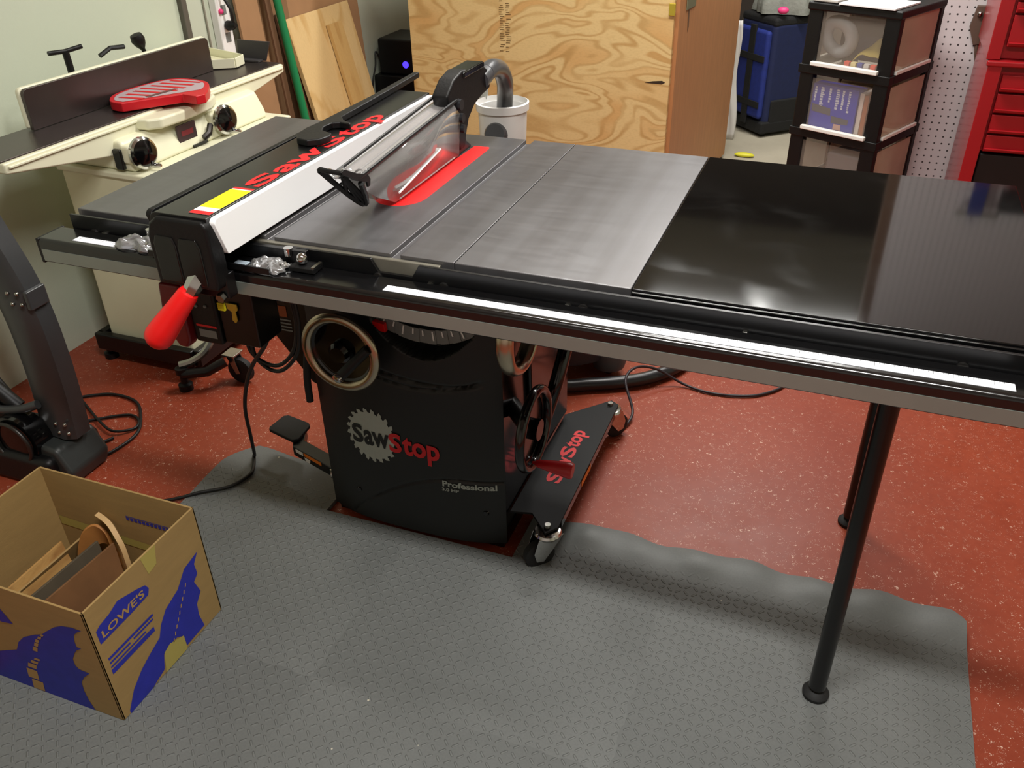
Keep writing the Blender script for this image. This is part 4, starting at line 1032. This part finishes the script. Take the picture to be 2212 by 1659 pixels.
lv = B(); pts = crom([V(p) for p in ((-.432, .578, .086), (-.40, .60, .094), (-.375, .635, .112), (-.37, .675, .14))], 6)
for a, b_ in zip(pts, pts[1:]):
    pass
lv.tube(pts, .012, seg=8); lv.done('foot_lever', bright_steel, mb)
fk = B(); fk.prism([(-.012, .10), (.015, .10), (.030, .04), (.015, .036)], (-.302, .655, 0), (1, 0, 0), (0, 0, 1), (0, .004, 0)); fk.prism([(-.012, .10), (.015, .10), (.030, .04), (.015, .036)], (-.302, .69, 0), (1, 0, 0), (0, 0, 1), (0, .004, 0)); fk.box((-.325, .65, .098), (-.28, .70, .104)); fk.done('caster_fork', bright_steel, mb, bevel=.001)
B().lathe([(.036, 0), (.043, .004), (.043, .022), (.036, .026)], (-.281, .662, .043), (0, 1, 0), seg=32).done('caster_wheel', rubber, mb)

# cream tray and a dark board at the far end of the jointer
TRAY = [(-.93, 1.36), (-.69, 1.32), (-.625, 1.36), (-.635, 1.42), (-.69, 1.44), (-.93, 1.52)]
tr = thing('parts_tray', 'cream plastic tray lying at the far end of the jointer bed', 'tray', (-.74, 1.50, .802))
B().prism(TRAY, (0, 0, .8025), (1, 0, 0), (0, 1, 0), (0, 0, .006)).done('tray_floor', cream, tr)
wl = TRAY + TRAY[:1]
b = B()
for p, q_ in zip(wl, wl[1:]):
    a, c = V((p[0], p[1], .8025)), V((q_[0], q_[1], .8025)); t = (c - a); n_ = V((t.y, -t.x, 0)).normalized() * .005
    b.prism([(0, 0), (1, 0), (1, 1), (0, 1)], a, t, n_, (0, 0, .032))
b.done('tray_rim', cream_light, tr, bevel=.002)
b = B(); b.prism([(-.72, .8015), (-.60, .8015), (-.573, .867), (-.708, .868)], (0, 1.655, 0), (1, 0, 0), (0, 0, 1), (0, .006, 0)); b.box((-.715, 1.625, .8008), (-.61, 1.6545, .8075)); b.bm.transform(Matrix.Translation(V((.012, -.170, 0)))); b.done('dark_board', mat('board_dark', (58, 56, 58), rough=.5), bevel=.001, label='small dark grey board standing on the end of the jointer bed beside the tray', cat='board')

# ------------------------------------------------------------------ on the left wall
cd = B(); cd.box((XL, 1.528, .80), (XL + .022, 1.556, 2.0)); cd.done('wall_conduit', mat('conduit', (88, 84, 76), rough=.5), bevel=.004, label='dark vertical cable duct on the white wall above the jointer', cat='cable duct')
pw = thing('power_strip', 'white power strip with black plug on the wall beside the cardboard', 'power strip', (XL, 1.76, .80))
B().box((XL, 1.70, .74), (XL + .035, 1.775, 1.25)).done('strip_body', white_plastic, pw, bevel=.006)
for z in (.80, .90, 1.0): B().box((XL + .034, 1.723, z), (XL + .0365, 1.753, z + .035)).done('outlet', grey_ink, pw, bevel=.001)
B().lathe([(.012, 0), (.019, .008), (.017, .03), (.008, .05)], (XL + .036, 1.742, .86), (1, -.2, .1), seg=16).done('plug', black_plastic, pw)
B().tube([(XL + .07, 1.735, .865), (XL + .075, 1.73, .92), (XL + .05, 1.72, 1.0), (XL + .045, 1.715, 1.2)], .006, smooth=5).done('plug_cable', cord_black, pw)
B().ball((XL + .04, 1.715, .915), .010).done('red_switch', pink, pw)
B().tube([(XL + .005, 1.665, .70), (XL + .005, 1.665, 1.2)], .0035, seg=6).done('wall_wire', mat('wire_grey', (140, 136, 122), rough=.5), label='thin grey wire running up the white wall beside the power strip', cat='wire')

# ------------------------------------------------------------------ sheets leaning on the left wall
def leaner(name, y0, y1, ztop, foot, th_, m, label, cat, y2=None, dx=0.0, zb=0.0, **k):
    """board leaning on the left wall: top edge at the wall, foot out on the floor"""
    b = B(); xt = XL + .004 + dx; s_ = (foot) / ztop; L = sqrt(ztop ** 2 + foot ** 2)
    up = V((-foot / L, 0, ztop / L)); nn = V((ztop / L, 0, foot / L))
    b.prism([(y0, 0), (y1, 0), (y1, L), (y0, L)], V((xt + foot, 0, .001)), (0, 1, 0), up, nn * th_)
    return b.done(name, m, bevel=.001, label=label, cat=cat, **k)
leaner('cardboard_sheet', 1.79, 1.93, 1.55, .10, .012, cardboard_tall, 'tall brown cardboard sheet leaning on the wall next to the power strip', 'cardboard')
leaner('cardboard_sheet', 2.16, 2.74, 1.35, .07, .008, cardboard_tall, 'wide cardboard sheet leaning on the wall behind the pine panel', 'cardboard')
leaner('hardboard_sheet', 1.955, 1.99, 1.6, .125, .010, hardboard, 'narrow dark brown hardboard strip beside the tall cardboard', 'board', dx=.008)
leaner('hardboard_sheet', 2.035, 2.085, .85, .13, .012, hardboard, 'short dark brown hardboard offcut beside the green pole', 'board', dx=.044)
leaner('cardboard_sheet', 1.935, 2.155, 1.6, .07, .006, mat('cardboard_dim', (130, 98, 66), rough=.8, vary=.08, vscale=8), 'brown cardboard sheet behind the green pole and the hardboard strips', 'cardboard')
B().tube([(-.760, 2.0, .016), (-.864, 2.0, .916), (-.945, 2.0, 1.62)], .0165, seg=14).done('green_pole', green_paint, label='bright green pole leaning against the wall in front of the cardboard', cat='pole')
leaner('pine_sheet', 2.085, 2.60, .82, .19, .019, pine, 'wide pale pine panel leaning on the wall behind the saw fence', 'wood panel', dx=.046)
leaner('pine_board', 2.36, 2.47, .755, .178, .018, wood_mat('pine_dark', (200, 164, 104), (182, 142, 84), (7.0, 7.0, .9), rings=4, dist=.3), 'narrower pine board leaning on the face of the wide pine panel', 'wood panel', dx=.084)

# ------------------------------------------------------------------ plywood crate
CA = math.atan2(.11, 1.0)
cr = thing('plywood_crate', 'large plywood crate with dark stamped print standing behind the saw', 'crate', (.68, 2.4, 0), -CA)
W_, D_, H_ = 1.235, 1.0, 1.22
B().box((-W_, .0, .02), (0, .019, H_)).done('front_panel', plywood, cr, bevel=.001, local=True)
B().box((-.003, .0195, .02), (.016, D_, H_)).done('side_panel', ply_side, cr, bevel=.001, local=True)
B().box((-.001, -.001, .02), (.017, .0195, H_)).done('edge_strip', ply_edge, cr, bevel=.001, local=True) if False else None
B().box((.0004, .0004, .02), (.055, .019, H_)).done('edge_strip', ply_edge, cr, bevel=.001, local=True) if False else None
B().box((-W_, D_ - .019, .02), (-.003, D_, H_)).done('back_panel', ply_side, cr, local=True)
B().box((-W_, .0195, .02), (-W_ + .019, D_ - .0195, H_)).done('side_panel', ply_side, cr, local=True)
B().box((-W_, 0, H_ + .0005), (.016, D_, H_ + .019)).done('lid', plywood, cr, bevel=.001, local=True)
B().box((-W_ + .03, .03, 0), (-.02, D_ - .03, .0195)).done('skid', ply_edge, cr, local=True)
rs = random.Random(4); q = B()
for k in range(26):
    z = .665 + k * .0088
    for x0 in (-.775, -.745):
        if rs.random() < .8:
            a = x0 + rs.uniform(0, .006); L_ = rs.uniform(.012, .025)
            q.poly([(a, z), (a + L_, z + .001), (a + L_, z + .0035), (a, z + .003)], lambda x, zz: (x, -.0006, zz))
q.done('stamp_print', mat('stamp_ink', (104, 80, 44), rough=.7), cr, smooth=False, normals=False, local=True)
q = B(); q.poly([(-.105, .592), (-.07, .601), (-.03, .606), (-.016, .600), (-.03, .592), (-.07, .592)], lambda x, zz: (x, -.0007, zz)); q.done('knot_hole', mat('knot_dark', (48, 32, 16), rough=.8), cr, smooth=False, normals=False, local=True)
lt = B(); lt.box((-.02, -.008, .855), (.005, -.0005, .90)); lt.done('latch', brass, cr, bevel=.002, local=True)
q = B(); q.box((.0165, .10, .86), (.020, .22, .93)); q.done('latch_plate', mat('latch_green', (120, 118, 92), rough=.5, metal=.4), cr, bevel=.002, local=True)
q = B(); q.poly([(.13, .855), (.15, .855), (.155, .79), (.14, .77)], lambda y, z: (.0168, y, z)); q.done('stain', hardboard, cr, smooth=False, normals=False, local=True)

# black electronics in the gap beside the crate
bb = thing('electronics_box', 'black box with a glowing blue light in the gap beside the crate', 'electronics', (-.84, 2.98, .42))
B().box((-.93, 2.90, .425), (-.66, 3.16, .60)).done('case', black_plastic, bb, bevel=.012, bseg=3)
B().lathe([(.016, 0), (.017, .003), (.013, .005), (0, .006)], (-.775, 2.8995, .480), (0, -1, 0), seg=24).done('blue_light', blue_led, bb, label='glowing blue light')
b = B().box((-.955, 2.88, .001), (-.64, 3.2, .424)); b.done('speaker_cabinet', black_plastic, bevel=.008, label='black cabinet on the floor under the box with the blue light', cat='speaker')
B().tube([(-.94, 2.93, .50), (-.955, 2.92, .53), (-.95, 2.9, .47), (-.957, 2.87, .40), (-.957, 2.85, .30)], .004, smooth=5).done('cable', cord_black, bb)

# ------------------------------------------------------------------ suitcase and the cloth on it
sc_ = thing('suitcase', 'blue and black upright suitcase standing on the concrete floor', 'suitcase', (.95, 3.83, 0), radians(0))
def su(name, lo, hi, m, bev=.012, p=None): return B().box(lo, hi).done(name, m, p or sc_, bevel=bev, bseg=3)
bd = B(); a0, a1, a2 = V((.735, 4.02, .0)), V((.945, 3.80, .0)), V((1.065, 4.13, .0))
e1 = (a0 - a1); e2 = (a2 - a1); e2 = e2 - e1.normalized() * e2.dot(e1.normalized()); W1, D1 = e1.length, e2.length
ux, uy = e1.normalized(), e2.normalized()
SM = Matrix(((ux.x, uy.x, 0, a1.x), (ux.y, uy.y, 0, a1.y), (0, 0, 1, 0), (0, 0, 0, 1)))
def sb(lo, hi, name, m, bev=.01, parent=sc_): return B().box(lo, hi, SM).done(name, m, parent, bevel=bev, bseg=3)
main = sb((0, 0, .03), (W1, D1, .60), 'shell', dark_blue_cloth, .03)
sb((.01, -.035, .10), (W1 - .02, .002, .56), 'front_pocket', blue_cloth, .02)
sb((W1 * .36, -.041, .06), (W1 * .52, -.03, .58), 'strap', black_cloth, .003)
for z in (.16, .40): sb((W1 * .04, -.042, z), (W1 * .92, -.036, z + .035), 'buckle_strap', black_cloth, .003)
sb((-.012, -.02, .02), (W1 + .012, D1, .085), 'bottom_guard', black_cloth, .012)
sb((-.01, D1 * .1, .03), (.012, D1 - .005, .20), 'corner_guard', black_cloth, .01)
sb((.0, 0, .575), (W1, D1, .625), 'top_panel', black_cloth, .02)
sb((W1 * .3, .03, .62), (W1 * .7, .06, .66), 'handle', black_plastic, .008)
for fx in (.12, .88):
    for fy in (.1, .9):
        p = SM @ V((W1 * fx, D1 * fy, 0)); B().cyl(p, p + V((0, 0, .035)), .016, seg=14).done('foot', rubber, sc_)
c0 = SM @ V((W1 * .42, D1 * .5, .628))
cl = B()
def clf(u, v):
    a, e_ = 2 * pi * u, .5 * pi * v
    r = cos(e_) * (1 + .10 * sin(5 * a + 3 * v) + .06 * sin(11 * a))
    return (c0.x + .17 * r * cos(a), c0.y + .13 * r * sin(a), c0.z + .003 + .20 * sin(e_) * (1 + .05 * sin(4 * a)) + .01 * sin(9 * a) * cos(e_) * v)
cl.grid(clf, 60, 16)
cl.done('grey_cloth', grey_cloth, label='crumpled pale grey cloth heaped on top of the blue suitcase', cat='cloth', ang=60)
p = SM @ V((W1 * .02, D1 * .12, .66))
B().ball((p.x, p.y, p.z), .026, (1.1, .8, .7)).done('pink_ball', pink, label='small bright pink ball beside the grey cloth on the suitcase', cat='ball')
q = B(); q.ball((.905, 3.43, .012), .02, (2.6, 1.0, .6)); q.done('yellow_tool', mat('tool_yellow', (212, 206, 50), rough=.5), label='small yellow object on the concrete floor in front of the suitcase', cat='tool')
wb = B(); wb.grid(lambda u, v: (.752 + .008 * sin(9 * v) + .05 * u * (1 - .5 * v), 3.70 + .03 * u + .008 * sin(7 * v + 5 * u), .002 + .62 * v), 10, 20)
wb.done('white_bag', mat('bag_white', (214, 210, 206), rough=.6), label='white plastic bag standing in the gap between the crate and the suitcase', cat='bag', solid=.003)
B().box((1.05, 4.45, .001), (1.62, 4.6, 1.0)).done('white_sheet', mat('panel_white', (206, 200, 190), rough=.6), label='white panel standing behind the suitcase and the drawer tower', cat='panel', bevel=.003)
B().box((.60, 4.62, .001), (1.02, 4.70, 2.0)).done('dark_board', mat('board_brown', (48, 38, 30), rough=.7), label='tall dark brown board standing against the back wall behind the suitcase', cat='board', bevel=.003)

# ------------------------------------------------------------------ drawer tower
TA = radians(-25)
tw_ = thing('drawer_tower', 'black framed tower of clear plastic drawers beside the pegboard', 'drawer tower', (1.49, 2.0, 0), TA)
TW, TD, TH = .325, .33, .966
LL = dict(local=True)
pt = .052
for x in (-TW, -pt):
    for y in (0, TD - .03):
        B().box((x, y, .06), (x + pt, y + .035, TH - .02)).done('post', black_plastic, tw_, bevel=.006, **LL)
B().box((-TW - .004, -.006, TH - .026), (.004, TD + .006, TH)).done('top_panel', black_plastic, tw_, bevel=.006, **LL)
zl = [.088, .305, .525, .745]
for z in zl:
    f_ = B(); f_.box((-TW - .006, -.004, z - .012), (.004, .03, z + .018)); f_.box((-TW - .006, TD - .03, z - .012), (.004, TD + .004, z + .018)); f_.box((-TW - .006, .03, z - .012), (-TW + .02, TD - .03, z + .018)); f_.box((-.02, .03, z - .012), (.004, TD - .03, z + .018))
    f_.done('shelf_frame', black_plastic, tw_, bevel=.003, **LL)
for z in zl:
    dr = B().box((-TW + pt, .006, z + .020), (-pt, .010, z + .195)).done('drawer_front', frost, tw_, smooth=False, **LL)
    B().box((-TW + pt - .012, -.014, z + .018), (-pt + .012, .006, z + .032)).done('drawer_lip', drawer_lip, dr, bevel=.003, **LL)
    B().box((-.008, .037, z + .030), (-.004, TD - .032, z + .196)).done('drawer_side', frost_side, tw_, smooth=False, **LL)
    B().box((-.004, .037, z + .018), (.006, TD - .032, z + .030)).done('drawer_rail', drawer_lip, tw_, bevel=.002, **LL)
    B().box((-TW + .008, .037, z + .030), (-TW + .012, TD - .032, z + .196)).done('drawer_side', frost_side, tw_, smooth=False, **LL)
    B().box((-TW + .02, TD - .036, z + .024), (-.02, TD - .032, z + .196)).done('drawer_back', frost_side, tw_, smooth=False, **LL)
    B().box((-TW + .013, .012, z + .019), (-.009, TD - .037, z + .023)).done('drawer_floor', frost, tw_, smooth=False, **LL)
for x in (-TW + .03, -.03):
    for y in (.03, TD - .03): B().lathe([(.02, 0), (.024, .02), (.015, .045), (.015, .062)], (x, y, 0), seg=16).done('foot', rubber, tw_, **LL)
TM = Matrix.Translation(V((1.49, 2.0, 0))) @ Matrix.Rotation(TA, 4, 'Z')
# contents of the drawers
b = B(); b.torus((0, 0, 0), (.15, 1, .25), .052, .022, seg=40, rs=12); b.bm.transform(TM @ Matrix.Translation(V((-.235, .07, .852)))); b.done('tape_roll', mat('tape_grey', (176, 178, 180), rough=.5), label='grey roll of tape inside the top drawer of the tower', cat='tape roll')
b = B(); b.grid(lambda u, v: (-.165 + .115 * u, .05 + .16 * v, .770 + .085 * math.exp(-((u - .5) / .42) ** 2 - ((v - .35) / .45) ** 2) + .01 * sin(9 * u + 5 * v)), 14, 14); b.bm.transform(TM); b.done('yellow_cloth', yellow_cloth, label='folded yellow cloth inside the top drawer of the tower', cat='cloth', solid=.003)
b = B(); b.box((-.27, .15, .7695), (-.06, .27, .90), TM); b.done('storage_box', mat('box_slate', (52, 60, 84), rough=.6), label='slate blue box at the back of the top drawer of the tower', cat='box', bevel=.008)
col5 = [(222, 70, 50), (224, 206, 150), (44, 60, 150), (206, 200, 196), (222, 70, 50)]
for k, c5 in enumerate(col5):
    b = B(); x = -.172 + k * .0235; b.box((x, .0118, .7690), (x + .018, .030, .789), TM)
    b.done('color_block', mat('block_%d' % k, c5, rough=.5), bevel=.001, label=['red block first in the row at the front of the top drawer', 'cream block second in the row at the front of the top drawer', 'blue block in the middle of the row in the top drawer', 'pale grey block fourth in the row in the top drawer', 'red block at the end of the row, by the corner post of the tower'][k], cat='block', group='small coloured blocks in the top drawer')
pb = thing('product_box', 'blue box with white print standing in the second drawer of the tower', 'box', tuple(TM @ V((-.18, .05, .549))), TA)
bm_ = Matrix.Identity(4)
B().box((-.097, -.030, 0), (.078, .03, .150)).done('carton', print_blue, pb, bevel=.001, local=True)
q = B(); rq = random.Random(5)
for k, x in enumerate((-.085, -.062, -.030, -.002, .020, .043)):
    z = .142; w5 = .016 if k in (1, 3) else .009
    while z > (.098 if k in (0, 2) else .075):
        h5 = rq.uniform(.004, .008); ww = w5 * rq.uniform(.6, 1); q.poly([(x, z), (x + ww, z), (x + ww, z - h5), (x, z - h5)], lambda X, Z: (X, -.0306, Z)); z -= h5 + .002
q.done('white_print', print_white, pb, smooth=False, normals=False, local=True)
q = B(); q.poly([(-.088, .082), (-.015, .074), (-.013, .050), (-.086, .056)], lambda X, Z: (X, -.0308, Z)); q.poly([(-.008, .050), (.058, .046), (.056, .028), (-.006, .026)], lambda X, Z: (X, -.0308, Z)); q.done('picture_print', print_dark, pb, smooth=False, normals=False, local=True)
q = B(); q.poly([(.005, .024), (.032, .024), (.034, .006), (.004, .004)], lambda X, Z: (X, -.0309, Z)); q.done('picture_print', print_skin, pb, smooth=False, normals=False, local=True)
for k, (x, m_, lb_) in enumerate(((.080, mat('slip_white', (226, 212, 202), rough=.5), 'thin white box beside the blue box in the second drawer'), (.0975, rust_box, 'rust coloured box beside the thin white box in the second drawer'))):
    b = B(); b.box((-.18 + x, .028, .549), (-.18 + x + .016, .15, .685 if k else .69), TM); b.done('carton', m_, bevel=.001, label=lb_, cat='box')
b = B(); b.box((-.25, .165, .549), (-.07, .27, .69), TM); b.done('storage_box', mat('box_tan', (150, 124, 96), rough=.7), bevel=.01, label='tan box at the back of the second drawer of the tower', cat='box')
b = B(); b.box((-.20, .06, .328), (-.07, .24, .46), TM); b.done('storage_box', mat('box_grey', (128, 122, 128), rough=.7), bevel=.01, label='grey box inside the third drawer of the tower', cat='box')
# clear lid and white papers on top
b = B(); b.box((-.215, -.012, TH + .001), (-.02, .17, TH + .007), TM); b.done('paper_pad', mat('paper', (240, 240, 242), rough=.6), bevel=.001, label='white paper pad lying on top of the drawer tower', cat='paper')
b = B(); b.box((-.315, .0, TH + .001), (-.225, .15, TH + .012), TM); b.done('plastic_lid', mat('lid_clear', (196, 192, 186), rough=.2), bevel=.004, label='pale plastic lid lying beside the paper on the drawer tower', cat='lid')

# ------------------------------------------------------------------ pegboard and tools
pgb = B(); pgb.box((1.62, 2.43, .02), (XR - .01, 2.4435, 2.3)); pgb.done('pegboard', pegwhite, smooth=False, label='white pegboard with rows of holes behind the red tool chest', cat='pegboard', loc=(1.62, 2.43, .02))
def hang(x, z, label, cat, name, parts):
    t = thing(name, label, cat, (x, 2.43, z))
    B().tube([(x, 2.4295, z + .01), (x, 2.40, z + .005), (x, 2.395, z + .02)], .003, seg=6).done('hook', bright_steel, t)
    for nm, b_, m_ in parts: b_.done(nm, m_, t, bevel=.002)
hang(1.775, .92, 'brown leather tool pouch with chrome buckle hanging on the pegboard', 'tool pouch', 'tool_pouch', [
    ('pouch', B().prism([(-.035, 0), (.04, .0), (.045, -.06), (.03, -.12), (-.02, -.13), (-.045, -.07)], (1.775, 2.406, .93), (1, 0, 0), (0, 0, 1), (0, .021, 0)), brown_leather),
    ('buckle', B().ball((1.752, 2.402, .905), .009), chrome),
    ('strap', B().tube([(1.765, 2.415, .81), (1.775, 2.415, .765), (1.785, 2.415, .73)], .008, seg=6), brown_leather)])
hang(1.90, 1.55, 'blue handled clamp hanging high on the pegboard', 'clamp', 'hand_clamp', [('grip', B().box((1.88, 2.38, 1.40), (1.93, 2.41, 1.54)), blue_cloth), ('bar', B().box((1.84, 2.39, 1.53), (1.99, 2.405, 1.55)), bright_steel)])
hang(2.24, 1.62, 'steel wrench hanging high on the pegboard', 'wrench', 'wrench', [('handle', B().tube([(2.24, 2.40, 1.61), (2.27, 2.40, 1.42)], .010), bright_steel)])
hang(2.16, 1.52, 'black pliers hanging high on the pegboard', 'pliers', 'pliers', [('jaw', B().box((2.14, 2.40, 1.40), (2.19, 2.4285, 1.51)), black_plastic)])
hang(2.02, 1.50, 'black cordless drill hanging on the pegboard', 'drill', 'cordless_drill', [('body', B().box((1.98, 2.35, 1.43), (2.09, 2.41, 1.51)), black_plastic), ('grip', B().box((2.04, 2.36, 1.31), (2.08, 2.40, 1.44)), black_plastic)])
hang(1.85, 1.30, 'dark saw hanging on the pegboard above the drawer tower', 'hand saw', 'hand_saw', [('blade', B().prism([(0, 0), (.12, .02), (.13, .07), (0, .10)], (1.80, 2.40, 1.20), (1, 0, 0), (0, 0, 1), (0, .004, 0)), dark_steel), ('grip', B().box((1.78, 2.385, 1.19), (1.82, 2.41, 1.31)), black_plastic)])

# ------------------------------------------------------------------ red tool chest
tc_ = thing('tool_chest', 'red steel tool chest with many drawers in front of the pegboard', 'tool chest', (2.1, 2.2, 0))
c0x, c1x, cy0, cy1 = 1.762, 2.42, 2.0, 2.40
def rc_(name, lo, hi, m=red_chest, bev=.003, p=tc_, **k): return B().box(lo, hi).done(name, m, p, bevel=bev, **k)
rc_('lower_frame', (c0x + .01, cy0, .06), (c0x + .052, cy1, .825)); rc_('lower_frame', (c1x - .042, cy0, .06), (c1x, cy1, .825))
rc_('lower_body', (c0x + .052, cy0 + .03, .54), (c1x - .042, cy1, .825)); rc_('lower_floor', (c0x + .052, cy0, .06), (c1x - .042, cy1, .09))
rc_('lower_back', (c0x + .052, cy1 - .01, .09), (c1x - .042, cy1, .54), black_paint)
rc_('dark_bin', (c0x + .056, cy0 + .02, .093), (c1x - .046, cy1 - .03, .535), mat('bin_black', (12, 12, 13), rough=.45), .006)
rc_('upper_frame', (c0x, cy0 + .005, .835), (c0x + .04, cy1 - .02, 1.24)); rc_('upper_frame', (c1x - .045, cy0 + .005, .835), (c1x, cy1 - .02, 1.24))
rc_('upper_body', (c0x + .04, cy0 + .03, .835), (c1x - .045, cy1 - .02, 1.24)); rc_('lid', (c0x - .004, cy0, 1.242), (c1x + .004, cy1 - .015, 1.28), bev=.008)
rc_('top_ledge', (c0x + .004, cy0 - .006, .815), (c1x, cy0 + .2, .834), bev=.006)
def drawer(z0, z1, x0):
    d_ = rc_('drawer', (x0, cy0 + .006, z0), (c1x - .05, cy0 + .029, z1), bev=.002)
    B().prism([(cy0 + .006, z0), (cy0 - .008, z0 + .006), (cy0 - .012, z0 + .014), (cy0 - .006, z0 + .016), (cy0 + .006, z0 + .012)], (x0 + .002, 0, 0), (0, 1, 0), (0, 0, 1), (c1x - .054 - x0, 0, 0)).done('pull', red_chest, d_, bevel=.001)
for z0, z1 in ((.738, .790), (.672, .732), (.606, .666), (.545, .600)): drawer(z0, z1, c0x + .060)
for z0, z1 in ((.875, .968), (.974, 1.005), (1.010, 1.05), (1.056, 1.10), (1.106, 1.15), (1.156, 1.225)): drawer(z0, z1, c0x + .048)
for x in (c0x + .05, c1x - .05):
    for y in (cy0 + .06, cy1 - .06):
        B().lathe([(.024, 0), (.03, .006), (.03, .024), (.024, .03)], (x - .015, y, .031), (1, 0, 0), seg=20).done('caster_wheel', rubber, tc_)
        B().cyl((x, y, .045), (x, y, .062), .012).done('caster_stem', bright_steel, tc_)
